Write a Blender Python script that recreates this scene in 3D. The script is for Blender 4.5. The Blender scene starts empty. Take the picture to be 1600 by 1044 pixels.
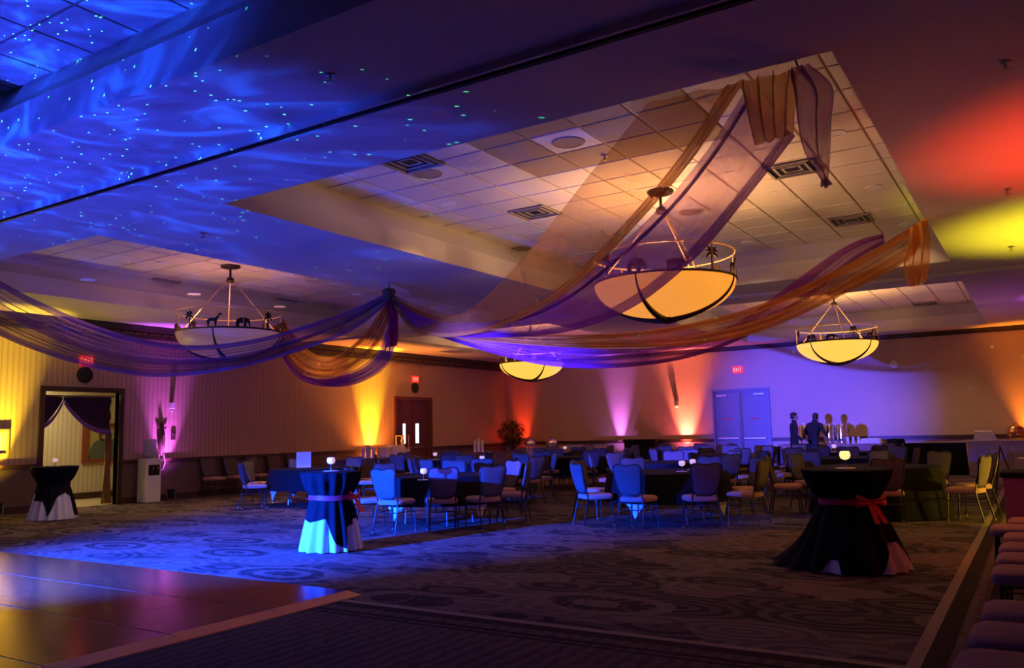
import bpy, math, random
from math import sin, cos, pi, radians, atan2, sqrt, hypot
from mathutils import Vector, Matrix
random.seed(7)
S = bpy.context.scene
COL = S.collection

# ------------------------------------------------------------------ camera
F_PX, CX, CY = 1293.08, 800.0, 522.0
YAW, PITCH, ROLL = radians(32.268), radians(6.753), radians(-1.3226)
CAM_Z = 1.42
_f = Vector((-sin(YAW)*cos(PITCH), cos(YAW)*cos(PITCH), sin(PITCH)))
_r0 = Vector((cos(YAW), sin(YAW), 0))
_u0 = _r0.cross(_f)
R_ = cos(ROLL)*_r0 + sin(ROLL)*_u0
U_ = -sin(ROLL)*_r0 + cos(ROLL)*_u0
C_ = Vector((0, 0, CAM_Z))
cam_d = bpy.data.cameras.new('camera')
cam_d.sensor_width = 36.0
cam_d.lens = F_PX/1600*36
cam_d.clip_end = 200
cam = bpy.data.objects.new('camera', cam_d)
M3 = Matrix((R_, U_, -_f)).transposed()
cam.matrix_world = Matrix.Translation(C_) @ M3.to_4x4()
COL.objects.link(cam)
S.camera = cam


def ray(px, py):
    return (px-CX)/F_PX*R_ - (py-CY)/F_PX*U_ + _f


def at_z(px, py, z):
    d = ray(px, py)
    return C_ + d*((z-CAM_Z)/d.z)


def at_x(px, py, x):
    d = ray(px, py)
    return C_ + d*(x/d.x)


def at_y(px, py, y):
    d = ray(px, py)
    return C_ + d*(y/d.y)


def at(px, py, depth):
    return C_ + ray(px, py)*depth


# ------------------------------------------------------------------ world, exposure, large lights
S.view_settings.view_transform = 'Standard'
S.view_settings.look = 'None'
S.view_settings.exposure = 0.0
S.view_settings.gamma = 1.0
S.view_settings.use_curve_mapping = False
S.cycles.transparent_max_bounces = 24
S.cycles.max_bounces = 8
W = bpy.data.worlds.new('world')
S.world = W
W.use_nodes = True
W.node_tree.nodes['Background'].inputs[0].default_value = (0.25, 0.2, 0.35, 1)
W.node_tree.nodes['Background'].inputs[1].default_value = 0.004


def aim(o, target):
    d = Vector(target) - o.location
    o.rotation_euler = d.to_track_quat('-Z', 'Y').to_euler()


def spot(name, loc, target, color, watts, size, blend=0.5, radius=0.05):
    l = bpy.data.lights.new(name, 'SPOT')
    l.energy = watts
    l.color = color
    l.spot_size = radians(size)
    l.spot_blend = blend
    l.shadow_soft_size = radius
    o = bpy.data.objects.new(name, l)
    o.location = loc
    COL.objects.link(o)
    aim(o, target)
    return o


def light_nodes(o):
    l = o.data
    l.use_nodes = True
    nt = l.node_tree
    em = nt.nodes['Emission']
    tc = nt.nodes.new('ShaderNodeTexCoord')
    return nt, em, tc


# effect lights of the disc jockey, on stands left of the camera beyond the frame
BLUE = (0.004, 0.05, 1.0)
DJ = Vector((-9.0, 0.8, 1.95))
spot('stage_wash_blue', DJ - Vector((0, 0, 0.05)), (-9.1, 8.8, -0.6), BLUE, 60000, 62, 0.9, 0.02)
spot('stage_beam_blue', Vector((-8.2, 0.8, 2.05)), (-6.2, 27.6, 1.9), (0.07, 0.06, 1.0), 80000, 17, 1.0, 0.05)
# nebula projector: mottled blue light on the ceiling
neb = spot('nebula_projector', (-8.4, 1.3, 1.3), (-8.7, 3.3, 4.1), (0.02, 0.05, 1.0), 2600, 106, 0.28, 0.0)
nt, em, tc = light_nodes(neb)
mp = nt.nodes.new('ShaderNodeMapping')
mp.inputs['Scale'].default_value = (7.0, 7.0, 2.0)
nz = nt.nodes.new('ShaderNodeTexNoise')
nz.inputs['Scale'].default_value = 1.6
nz.inputs['Detail'].default_value = 3.0
nz.inputs['Distortion'].default_value = 1.2
rp = nt.nodes.new('ShaderNodeValToRGB')
rp.color_ramp.elements[0].position = 0.36
rp.color_ramp.elements[0].color = (0.30, 0.26, 0.30, 1)
rp.color_ramp.elements[1].position = 0.72
rp.color_ramp.elements[1].color = (0.7, 2.4, 1.6, 1)
e = rp.color_ramp.elements.new(0.55)
e.color = (0.45, 0.55, 0.55, 1)
nt.links.new(tc.outputs['Normal'], mp.inputs['Vector'])
nt.links.new(mp.outputs['Vector'], nz.inputs['Vector'])
nt.links.new(nz.outputs['Fac'], rp.inputs['Fac'])
nt.links.new(rp.outputs['Color'], em.inputs['Color'])
# laser star projector: tiny green dots
las = spot('star_laser', (-8.0, 1.4, 1.3), (-7.6, 5.0, 4.1), (0.08, 1.0, 0.35), 7000, 84, 0.3, 0.0)
nt, em, tc = light_nodes(las)
vo = nt.nodes.new('ShaderNodeTexVoronoi')
vo.inputs['Scale'].default_value = 52.0
mt = nt.nodes.new('ShaderNodeMath')
mt.operation = 'LESS_THAN'
mt.inputs[1].default_value = 0.085
nt.links.new(tc.outputs['Normal'], vo.inputs['Vector'])
nt.links.new(vo.outputs['Distance'], mt.inputs[0])
nt.links.new(mt.outputs[0], em.inputs['Strength'])

# ------------------------------------------------------------------ materials
MATS = {}


def mat(name, col, rough=0.6, metal=0.0, emit=None, estr=0.0, var=0.12, vscale=9.0, spec=0.4, trans=0.0, alpha=1.0, bump=0.0):
    if name in MATS:
        return MATS[name]
    m = bpy.data.materials.new(name)
    m.use_nodes = True
    nt = m.node_tree
    b = nt.nodes['Principled BSDF']
    b.inputs['Roughness'].default_value = rough
    b.inputs['Metallic'].default_value = metal
    b.inputs['Specular IOR Level'].default_value = spec
    b.inputs['Transmission Weight'].default_value = trans
    b.inputs['Alpha'].default_value = alpha
    tcn = nt.nodes.new('ShaderNodeTexCoord')
    n = nt.nodes.new('ShaderNodeTexNoise')
    n.inputs['Scale'].default_value = vscale
    n.inputs['Detail'].default_value = 3
    mx = nt.nodes.new('ShaderNodeMix')
    mx.data_type = 'RGBA'
    c = list(col)[:3]
    mx.inputs['A'].default_value = [x*(1-var) for x in c] + [1]
    mx.inputs['B'].default_value = [min(1, x*(1+var)) for x in c] + [1]
    nt.links.new(tcn.outputs['Object'], n.inputs['Vector'])
    nt.links.new(n.outputs['Fac'], mx.inputs['Factor'])
    nt.links.new(mx.outputs['Result'], b.inputs['Base Color'])
    if bump:
        bp = nt.nodes.new('ShaderNodeBump')
        bp.inputs['Strength'].default_value = bump
        bp.inputs['Distance'].default_value = 0.02
        nt.links.new(n.outputs['Fac'], bp.inputs['Height'])
        nt.links.new(bp.outputs['Normal'], b.inputs['Normal'])
    if emit:
        b.inputs['Emission Color'].default_value = list(emit)[:3] + [1]
        b.inputs['Emission Strength'].default_value = estr
    MATS[name] = m
    return m


def sheer(name, col, opacity):
    m = bpy.data.materials.new(name)
    m.use_nodes = True
    nt = m.node_tree
    nt.nodes.clear()
    out = nt.nodes.new('ShaderNodeOutputMaterial')
    tr = nt.nodes.new('ShaderNodeBsdfTransparent')
    tr.inputs[0].default_value = [0.55+0.45*x for x in col] + [1]
    df = nt.nodes.new('ShaderNodeBsdfDiffuse')
    df.inputs[0].default_value = list(col) + [1]
    tl = nt.nodes.new('ShaderNodeBsdfTranslucent')
    tl.inputs[0].default_value = list(col) + [1]
    gl = nt.nodes.new('ShaderNodeBsdfGlossy')
    gl.inputs[0].default_value = list(col) + [1]
    gl.inputs['Roughness'].default_value = 0.45
    m1 = nt.nodes.new('ShaderNodeMixShader')
    m1.inputs[0].default_value = 0.5
    m3 = nt.nodes.new('ShaderNodeMixShader')
    m3.inputs[0].default_value = 0.12
    m2 = nt.nodes.new('ShaderNodeMixShader')
    tcn = nt.nodes.new('ShaderNodeTexCoord')
    wv = nt.nodes.new('ShaderNodeTexNoise')
    wv.inputs['Scale'].default_value = 2.5
    mr = nt.nodes.new('ShaderNodeMapRange')
    mr.inputs['To Min'].default_value = opacity*0.8
    mr.inputs['To Max'].default_value = min(1, opacity*1.2)
    L = nt.links.new
    L(tcn.outputs['Object'], wv.inputs['Vector'])
    L(wv.outputs['Fac'], mr.inputs['Value'])
    L(mr.outputs['Result'], m2.inputs[0])
    L(df.outputs[0], m1.inputs[1]); L(tl.outputs[0], m1.inputs[2])
    L(m1.outputs[0], m3.inputs[1]); L(gl.outputs[0], m3.inputs[2])
    L(tr.outputs[0], m2.inputs[1]); L(m3.outputs[0], m2.inputs[2])
    L(m2.outputs[0], out.inputs[0])
    return m


def striped_wall(name, base, line, period, axis):
    m = bpy.data.materials.new(name)
    m.use_nodes = True
    nt = m.node_tree
    b = nt.nodes['Principled BSDF']
    b.inputs['Roughness'].default_value = 0.75
    tcn = nt.nodes.new('ShaderNodeTexCoord')
    sx = nt.nodes.new('ShaderNodeSeparateXYZ')
    L = nt.links.new
    L(tcn.outputs['Object'], sx.inputs[0])
    ml = nt.nodes.new('ShaderNodeMath'); ml.operation = 'MULTIPLY'; ml.inputs[1].default_value = 2*pi/period
    L(sx.outputs[axis], ml.inputs[0])
    sn = nt.nodes.new('ShaderNodeMath'); sn.operation = 'SINE'
    L(ml.outputs[0], sn.inputs[0])
    mr = nt.nodes.new('ShaderNodeMapRange')
    mr.inputs['From Min'].default_value = 0.1
    mr.inputs['From Max'].default_value = 0.9
    L(sn.outputs[0], mr.inputs['Value'])
    mx = nt.nodes.new('ShaderNodeMix'); mx.data_type = 'RGBA'
    mx.inputs['A'].default_value = list(base) + [1]
    mx.inputs['B'].default_value = list(line) + [1]
    L(mr.outputs['Result'], mx.inputs['Factor'])
    L(mx.outputs['Result'], b.inputs['Base Color'])
    return m


def carpet_material():
    m = bpy.data.materials.new('patterned_carpet')
    m.use_nodes = True
    nt = m.node_tree
    b = nt.nodes['Principled BSDF']
    b.inputs['Roughness'].default_value = 0.95
    b.inputs['Specular IOR Level'].default_value = 0.1
    L = nt.links.new

    def N(t, **kw):
        n = nt.nodes.new(t)
        for k, v in kw.items():
            setattr(n, k, v)
        return n

    def math(op, a, bb=None):
        n = N('ShaderNodeMath', operation=op)
        for i, v in enumerate((a, bb)):
            if v is None:
                continue
            if isinstance(v, (int, float)):
                n.inputs[i].default_value = v
            else:
                L(v, n.inputs[i])
        return n.outputs[0]
    tcn = N('ShaderNodeTexCoord')
    sp = N('ShaderNodeSeparateXYZ')
    L(tcn.outputs['Object'], sp.inputs[0])
    X, Y = sp.outputs[0], sp.outputs[1]
    # oval medallions over a leafy ground
    nz = N('ShaderNodeTexNoise'); nz.inputs['Scale'].default_value = 1.3
    mxv = N('ShaderNodeMix', data_type='VECTOR'); mxv.inputs['Factor'].default_value = 0.14
    L(tcn.outputs['Object'], nz.inputs['Vector']); L(tcn.outputs['Object'], mxv.inputs['A']); L(nz.outputs['Color'], mxv.inputs['B'])
    mpn = N('ShaderNodeMapping'); mpn.inputs['Rotation'].default_value = (0, 0, 0.7); mpn.inputs['Scale'].default_value = (0.62, 1.15, 1)
    L(mxv.outputs['Result'], mpn.inputs['Vector'])
    vo = N('ShaderNodeTexVoronoi'); vo.inputs['Scale'].default_value = 0.85; vo.inputs['Randomness'].default_value = 0.6
    L(mpn.outputs['Vector'], vo.inputs['Vector'])
    d = vo.outputs['Distance']
    ring = math('LESS_THAN', math('ABSOLUTE', math('SUBTRACT', d, 0.30)), 0.035)
    ring2 = math('LESS_THAN', math('ABSOLUTE', math('SUBTRACT', d, 0.14)), 0.03)
    core = math('LESS_THAN', d, 0.25)
    vo2 = N('ShaderNodeTexVoronoi'); vo2.inputs['Scale'].default_value = 2.3
    L(mpn.outputs['Vector'], vo2.inputs['Vector'])
    cell = N('ShaderNodeSeparateColor'); L(vo2.outputs['Color'], cell.inputs[0])
    vo3 = N('ShaderNodeTexVoronoi'); vo3.inputs['Scale'].default_value = 11.0
    L(tcn.outputs['Object'], vo3.inputs['Vector'])
    dots = math('LESS_THAN', vo3.outputs['Distance'], 0.36)
    stripes = math('SINE', math('MULTIPLY', vo2.outputs['Distance'], 30.0))
    ground = math('ADD', math('MULTIPLY', math('GREATER_THAN', cell.outputs[0], 0.5), 0.42), math('MULTIPLY', math('GREATER_THAN', stripes, 0.0), 0.38))
    inner = math('MULTIPLY', dots, 0.45)
    pat = math('ADD', math('MULTIPLY', ground, math('SUBTRACT', 1.0, core)), math('MULTIPLY', inner, core))
    pat = math('MAXIMUM', pat, math('MULTIPLY', math('MAXIMUM', ring, ring2), 0.7))
    c1 = N('ShaderNodeMix', data_type='RGBA')
    c1.inputs['A'].default_value = (0.055, 0.042, 0.041, 1)
    c1.inputs['B'].default_value = (0.27, 0.20, 0.16, 1)
    L(pat, c1.inputs['Factor'])
    # border field in front of y=5.4 and right of x=-0.75: fine diagonal weave
    wv = N('ShaderNodeTexWave'); wv.inputs['Scale'].default_value = 2.6; wv.inputs['Distortion'].default_value = 4
    wv.inputs['Detail Scale'].default_value = 3
    L(tcn.outputs['Object'], wv.inputs['Vector'])
    c2 = N('ShaderNodeMix', data_type='RGBA')
    c2.inputs['A'].default_value = (0.11, 0.075, 0.058, 1)
    c2.inputs['B'].default_value = (0.19, 0.135, 0.10, 1)
    L(wv.outputs['Fac'], c2.inputs['Factor'])
    din = math('MINIMUM', math('SUBTRACT', Y, 5.45), math('SUBTRACT', -0.74, X))   # inside distance
    inside = math('GREATER_THAN', din, 0.0)
    c3 = N('ShaderNodeMix', data_type='RGBA')
    L(inside, c3.inputs['Factor']); L(c2.outputs['Result'], c3.inputs['A']); L(c1.outputs['Result'], c3.inputs['B'])
    # light line at the border and dark lines outside it

    def band(lo, hi, col, prev):
        f = math('MULTIPLY', math('GREATER_THAN', din, lo), math('LESS_THAN', din, hi))
        c = N('ShaderNodeMix', data_type='RGBA')
        c.inputs['B'].default_value = col
        L(f, c.inputs['Factor']); L(prev, c.inputs['A'])
        return c.outputs['Result']
    o = band(-0.03, 0.05, (0.42, 0.33, 0.22, 1), c3.outputs['Result'])
    o = band(-0.16, -0.03, (0.05, 0.035, 0.03, 1), o)
    o = band(-0.34, -0.28, (0.04, 0.03, 0.03, 1), o)
    o = band(-0.42, -0.38, (0.04, 0.03, 0.03, 1), o)
    # pile mottling
    pn = N('ShaderNodeTexNoise'); pn.inputs['Scale'].default_value = 40
    L(tcn.outputs['Object'], pn.inputs['Vector'])
    mm = N('ShaderNodeMix', data_type='RGBA', blend_type='MULTIPLY'); mm.inputs['Factor'].default_value = 0.6
    L(o, mm.inputs['A']); L(pn.outputs['Fac'], mm.inputs['B'])
    L(mm.outputs['Result'], b.inputs['Base Color'])
    bp = N('ShaderNodeBump'); bp.inputs['Strength'].default_value = 0.4; bp.inputs['Distance'].default_value = 0.01
    L(pn.outputs['Fac'], bp.inputs['Height']); L(bp.outputs['Normal'], b.inputs['Normal'])
    return m


def wood_panel_material():
    m = bpy.data.materials.new('parquet')
    m.use_nodes = True
    nt = m.node_tree
    b = nt.nodes['Principled BSDF']
    b.inputs['Roughness'].default_value = 0.2
    b.inputs['Specular IOR Level'].default_value = 0.6
    b.inputs['Coat Weight'].default_value = 0.0
    b.inputs['Coat Roughness'].default_value = 0.15
    L = nt.links.new
    tcn = nt.nodes.new('ShaderNodeTexCoord')
    br = nt.nodes.new('ShaderNodeTexBrick')
    br.inputs['Scale'].default_value = 1.0
    br.inputs['Brick Width'].default_value = 0.3
    br.inputs['Row Height'].default_value = 0.06
    br.inputs['Mortar Size'].default_value = 0.001
    br.inputs['Color1'].default_value = (0.24, 0.05, 0.022, 1)
    br.inputs['Color2'].default_value = (0.33, 0.08, 0.03, 1)
    br.inputs['Mortar'].default_value = (0.08, 0.03, 0.02, 1)
    L(tcn.outputs['Object'], br.inputs['Vector'])
    mp = nt.nodes.new('ShaderNodeMapping'); mp.inputs['Scale'].default_value = (4, 60, 4)
    nz = nt.nodes.new('ShaderNodeTexNoise'); nz.inputs['Scale'].default_value = 3
    L(tcn.outputs['Object'], mp.inputs['Vector']); L(mp.outputs[0], nz.inputs['Vector'])
    mx = nt.nodes.new('ShaderNodeMix'); mx.data_type = 'RGBA'; mx.blend_type = 'MULTIPLY'; mx.inputs['Factor'].default_value = 0.5
    L(br.outputs['Color'], mx.inputs['A']); L(nz.outputs['Fac'], mx.inputs['B'])
    L(mx.outputs['Result'], b.inputs['Base Color'])
    mr = nt.nodes.new('ShaderNodeMapRange'); mr.inputs['To Min'].default_value = 0.10; mr.inputs['To Max'].default_value = 0.22
    L(nz.outputs['Fac'], mr.inputs['Value']); L(mr.outputs[0], b.inputs['Roughness'])
    return m


M_CEIL = mat('ceiling_paint', (0.62, 0.57, 0.52), 0.85, var=0.04, vscale=2)
M_TILE = mat('ceiling_tile_board', (0.66, 0.60, 0.54), 0.9, var=0.07, vscale=30, bump=0.3)
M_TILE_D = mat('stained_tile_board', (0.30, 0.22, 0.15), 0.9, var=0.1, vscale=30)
M_GRID = mat('grid_tee_dark', (0.30, 0.22, 0.17), 0.7)
M_WALLB = mat('back_wall_paper', (0.52, 0.39, 0.31), 0.8, var=0.05, vscale=3)
M_WALLL = striped_wall('striped_wallpaper', (0.54, 0.37, 0.25), (0.42, 0.28, 0.19), 0.115, 1)
M_HALL = striped_wall('hall_wallpaper', (0.66, 0.56, 0.36), (0.54, 0.44, 0.28), 0.115, 1)
M_WAIN = mat('wainscot_dark', (0.16, 0.10, 0.08), 0.7)
M_DARKW = mat('dark_wood', (0.06, 0.028, 0.02), 0.45)
M_CROWN = mat('crown_wood', (0.05, 0.03, 0.022), 0.55)
M_MAROON = mat('maroon_door', (0.12, 0.03, 0.03), 0.45)
M_BLACKM = mat('black_metal', (0.015, 0.013, 0.012), 0.45, 0.3)
M_BRONZE = mat('bronze_metal', (0.05, 0.03, 0.02), 0.45, 0.6)
M_BRASS = mat('brass_rod', (0.55, 0.38, 0.2), 0.4, 0.6)
M_CHROME = mat('chrome', (0.75, 0.75, 0.78), 0.18, 1.0, var=0.02)
M_STEEL = mat('brushed_steel', (0.5, 0.5, 0.52), 0.32, 1.0, var=0.04)
M_FRAMEC = mat('chair_frame_metal', (0.05, 0.042, 0.036), 0.42, 0.6)
M_FABRIC = mat('chair_fabric', (0.42, 0.24, 0.18), 0.9, var=0.3, vscale=60, spec=0.1)
M_FABRICB = mat('chair_back_fabric', (0.125, 0.10, 0.10), 0.9, var=0.2, vscale=60, spec=0.1)
M_BLKCLOTH = mat('black_linen', (0.008, 0.008, 0.010), 0.85, var=0.2, spec=0.15)
M_WHTCLOTH = mat('white_linen', (0.72, 0.72, 0.74), 0.85, var=0.04, spec=0.15)
M_RED = mat('red_satin', (0.55, 0.03, 0.05), 0.45)
M_GREYCLOTH = mat('grey_linen', (0.30, 0.26, 0.25), 0.85)
M_PURCLOTH = mat('plum_linen', (0.24, 0.06, 0.16), 0.8)
M_CARPET = carpet_material()
M_WOOD = wood_panel_material()
M_TRIM = mat('gold_ramp_trim', (0.95, 0.34, 0.05), 0.45, 0.0)
M_ALU = mat('aluminium', (0.5, 0.5, 0.5), 0.35, 0.9)
M_WHITE = mat('white_plastic', (0.75, 0.73, 0.7), 0.5, var=0.03)
M_GLASSW = mat('frosted_glass', (0.85, 0.8, 0.78), 0.3, spec=0.5, var=0.02)
M_CLEAR = mat('clear_glass', (0.8, 0.85, 0.95), 0.08, trans=0.85, var=0.0)
M_LEAF = mat('ficus_leaf', (0.02, 0.035, 0.018), 0.6, var=0.4)
M_BARK = mat('bark', (0.10, 0.06, 0.04), 0.9)
M_POT = mat('clay_pot', (0.20, 0.09, 0.05), 0.7)
M_SKIN = mat('skin', (0.38, 0.2, 0.14), 0.6)
M_HAIR = mat('dark_hair', (0.012, 0.008, 0.007), 0.6)
M_CLOTHES = mat('black_clothes', (0.006, 0.0055, 0.006), 0.8)
M_GOLD_S = sheer('gold_organza', (0.74, 0.38, 0.09), 0.36)
M_PURP_S = sheer('purple_organza', (0.46, 0.10, 0.56), 0.42)
M_GOLD_D = sheer('gold_organza_gathered', (0.80, 0.46, 0.08), 0.62)
M_PURP_D = sheer('purple_organza_gathered', (0.32, 0.07, 0.40), 0.58)
M_MAUVE_S = sheer('mauve_organza', (0.42, 0.2, 0.42), 0.5)


# ------------------------------------------------------------------ mesh helpers
class MB:
    def __init__(self):
        self.v, self.f = [], []

    def add(self, vs, fs):
        o = len(self.v)
        self.v += [tuple(p) for p in vs]
        self.f += [tuple(i+o for i in q) for q in fs]
        return self

    def box(self, x0, x1, y0, y1, z0, z1):
        return self.add([(x0, y0, z0), (x1, y0, z0), (x1, y1, z0), (x0, y1, z0), (x0, y0, z1), (x1, y0, z1), (x1, y1, z1), (x0, y1, z1)],
                        [(0, 3, 2, 1), (4, 5, 6, 7), (0, 1, 5, 4), (1, 2, 6, 5), (2, 3, 7, 6), (3, 0, 4, 7)])

    def cbox(self, x0, x1, y0, y1, z0, z1, b=0.01):
        """box with chamfered edges"""
        L = []
        for z, i in ((z0, b), (z0+b, 0), (z1-b, 0), (z1, b)):
            L.append([(x0+i+b*0.5, y0+i, z), (x1-i-b*0.5, y0+i, z), (x1-i, y0+i+b*0.5, z), (x1-i, y1-i-b*0.5, z),
                      (x1-i-b*0.5, y1-i, z), (x0+i+b*0.5, y1-i, z), (x0+i, y1-i-b*0.5, z), (x0+i, y0+i+b*0.5, z)])
        return self.loft(L)

    def loft(self, rings, caps=True, closed=True):
        n = len(rings[0])
        vs = [p for r in rings for p in r]
        fs = []
        for k in range(len(rings)-1):
            for i in range(n if closed else n-1):
                j = (i+1) % n
                fs.append((k*n+i, k*n+j, (k+1)*n+j, (k+1)*n+i))
        if caps:
            fs.append(tuple(range(n-1, -1, -1)))
            fs.append(tuple((len(rings)-1)*n+i for i in range(n)))
        return self.add(vs, fs)

    def lathe(self, prof, n=24, c=(0, 0, 0), caps=True):
        return self.loft([[(c[0]+r*cos(2*pi*i/n), c[1]+r*sin(2*pi*i/n), c[2]+z) for i in range(n)] for r, z in prof], caps)

    def tube(self, pts, r, n=8, closed=False):
        pts = [Vector(p) for p in pts]
        rings = []
        m = len(pts)
        rr = r if isinstance(r, (list, tuple)) else [r]*m
        up = None
        for i, p in enumerate(pts):
            a = pts[(i-1) % m] if (closed or i > 0) else p
            b = pts[(i+1) % m] if (closed or i < m-1) else p
            t = (b-a).normalized()
            if up is None:
                up = Vector((0, 0, 1)) if abs(t.z) < 0.9 else Vector((1, 0, 0))
            s = t.cross(up).normalized()
            u2 = s.cross(t).normalized()
            up = u2
            rings.append([tuple(p + rr[i]*(cos(2*pi*k/n)*s + sin(2*pi*k/n)*u2)) for k in range(n)])
        if closed:
            rings.append(rings[0])
            return self.loft(rings, False)
        return self.loft(rings)

    def prism(self, outline, y0, y1):
        """outline in xz, extruded along y"""
        n = len(outline)
        vs = [(x, y0, z) for x, z in outline] + [(x, y1, z) for x, z in outline]
        fs = [tuple(range(n)), tuple(range(2*n-1, n-1, -1))] + [(i, n+i, n+(i+1) % n, (i+1) % n) for i in range(n)]
        return self.add(vs, fs)

    def grid(self, P):
        n, m = len(P), len(P[0])
        return self.add([p for r in P for p in r], [(i*m+j, i*m+j+1, (i+1)*m+j+1, (i+1)*m+j) for i in range(n-1) for j in range(m-1)])

    def mesh(self, name, m, smooth=False):
        me = bpy.data.meshes.new(name)
        me.from_pydata(self.v, [], self.f)
        me.update()
        if m:
            me.materials.append(m)
        if smooth:
            me.shade_smooth()
            try:
                me.set_sharp_from_angle(angle=radians(smooth if smooth is not True else 40))
            except Exception:
                pass
        return me

    def build(self, name, m, parent=None, loc=(0, 0, 0), rotz=0, smooth=False):
        return obj(name, self.mesh(name, m, smooth), parent, loc, rotz)


def obj(name, me, parent=None, loc=(0, 0, 0), rotz=0):
    o = bpy.data.objects.new(name, me)
    COL.objects.link(o)
    o.location = loc
    o.rotation_euler = (0, 0, rotz)
    if parent:
        o.parent = parent
    return o


def tag(o, label=None, cat=None, group=None, kind=None):
    if label: o['label'] = label
    if cat: o['category'] = cat
    if group: o['group'] = group
    if kind: o['kind'] = kind
    return o


def thing(name, label, cat, loc=(0, 0, 0), rotz=0, group=None):
    o = bpy.data.objects.new(name, None)
    o.empty_display_size = 0.1
    COL.objects.link(o)
    o.location = loc
    o.rotation_euler = (0, 0, rotz)
    return tag(o, label, cat, group)


def struct(name, mb, m, label, parent=None, smooth=False):
    o = mb.build(name, m, parent, smooth=smooth)
    if not parent:
        o['kind'] = 'structure'
        o['label'] = label
    return o


def copy_tree(o, parent=None, skip=()):
    c = o.copy()
    COL.objects.link(c)
    if parent:
        c.parent = parent
    for ch in o.children:
        if ch.name.split('.')[0] in skip:
            continue
        copy_tree(ch, c, skip)
    return c


# ------------------------------------------------------------------ the room shell
XL, XR, YB, YF, H = -17.8, 0.95, 27.58, -8.0, 4.12
HT = 4.78
struct('floor', MB().box(XL-0.2, XR+0.2, YF-0.2, YB+0.2, -0.2, 0), M_CARPET, 'dark patterned ballroom carpet with tan border lines')

# left wall, with a doorway at DOOR_A and closed double door at DOOR_B
DA0, DA1, DAH = 9.55, 11.25, 2.52
DB0, DB1, DBH = 20.95, 22.75, 2.58
wl = MB()
for (a, b, z0, z1) in ((YF, DA0, 0, H+0.8), (DA0, DA1, DAH, H+0.8), (DA1, DB0, 0, H+0.8), (DB0, DB1, DBH, H+0.8), (DB1, YB+0.2, 0, H+0.8)):
    wl.box(XL-0.15, XL, a, b, z0, z1)
wall_l = struct('wall_left', wl, M_WALLL, 'left ballroom wall in striped tan wallpaper')
ws = MB()
for (a, b) in ((YF, DA0-0.09), (DA1+0.09, DB0-0.09), (DB1+0.09, YB)):
    ws.box(XL, XL+0.012, a, b, 0, 0.93)
struct('wainscot', ws, M_WAIN, '', wall_l)
rl, bl = MB(), MB()
for (a, b) in ((YF, DA0-0.09), (DA1+0.09, DB0-0.09), (DB1+0.09, YB)):
    rl.box(XL, XL+0.05, a, b, 0.92, 0.985); rl.box(XL, XL+0.03, a, b, 0.88, 0.92)
    bl.box(XL, XL+0.025, a, b, 0, 0.14)
struct('chair_rail', rl, M_DARKW, '', wall_l)
struct('baseboard_left', bl, M_DARKW, 'dark wooden baseboard along the left wall')
cr = MB()
cr.box(XL, XL+0.10, YF, YB, 3.80, 3.86); cr.box(XL, XL+0.05, YF, YB, 3.86, 3.98); cr.box(XL, XL+0.14, YF, YB, 3.98, 4.12)
crown = struct('trim_1', cr, M_CROWN, 'dark carved crown moulding along the top of the left wall')
leaf = MB()
y = 4.0
while y < YB-0.2:
    leaf.add([(XL+0.05, y, 3.87), (XL+0.05, y+0.34, 3.97), (XL+0.05, y+0.30, 3.87), (XL+0.05, y+0.04, 3.97), (XL+0.10, y+0.17, 3.92)],
             [(0, 2, 4), (2, 1, 4), (1, 3, 4), (3, 0, 4)])
    y += 0.36
tag(leaf.build('carved_leaf_band', mat('crown_gilt', (0.20, 0.12, 0.05), 0.5), crown), kind='stuff')

# back wall with double door
BD0, BD1, BDH = -9.32, -7.52, 2.62
wb = MB()
wb.box(XL-0.15, BD0, YB, YB+0.15, 0, H+0.8); wb.box(BD0, BD1, YB, YB+0.15, BDH, H+0.8); wb.box(BD1, XR+0.15, YB, YB+0.15, 0, H+0.8)
wall_b = struct('wall_back', wb, M_WALLB, 'plain beige back wall of the ballroom')
rb = MB()
for (a, b) in ((XL, BD0-0.09), (BD1+0.09, XR)):
    rb.box(a, b, YB-0.05, YB, 0.93, 1.04)
struct('chair_rail', rb, M_DARKW, '', wall_b)
struct('trim_2', MB().box(XL, XR, YB-0.09, YB, 4.03, 4.12).box(XL, XR, YB-0.05, YB, 3.98, 4.03), M_CROWN, 'thin dark crown strip along the top of the back wall')
struct('baseboard_back', MB().box(XL, BD0-0.09, YB-0.025, YB, 0, 0.14).box(BD1+0.09, XR, YB-0.025, YB, 0, 0.14), M_DARKW, 'dark baseboard along the back wall')
wall_r = struct('wall_right', MB().box(XR, XR+0.15, YF, YB+0.15, 0, H+0.8), M_WALLL, 'right ballroom wall in striped tan wallpaper')
struct('trim_3', MB().box(XR-0.12, XR, YF, YB, 3.85, 4.12), M_CROWN, 'dark crown moulding along the right wall')
struct('wall_front', MB().box(XL-0.15, XR+0.15, YF-0.15, YF, 0, H+0.8), M_WALLB, 'plain wall behind the viewer')

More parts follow.
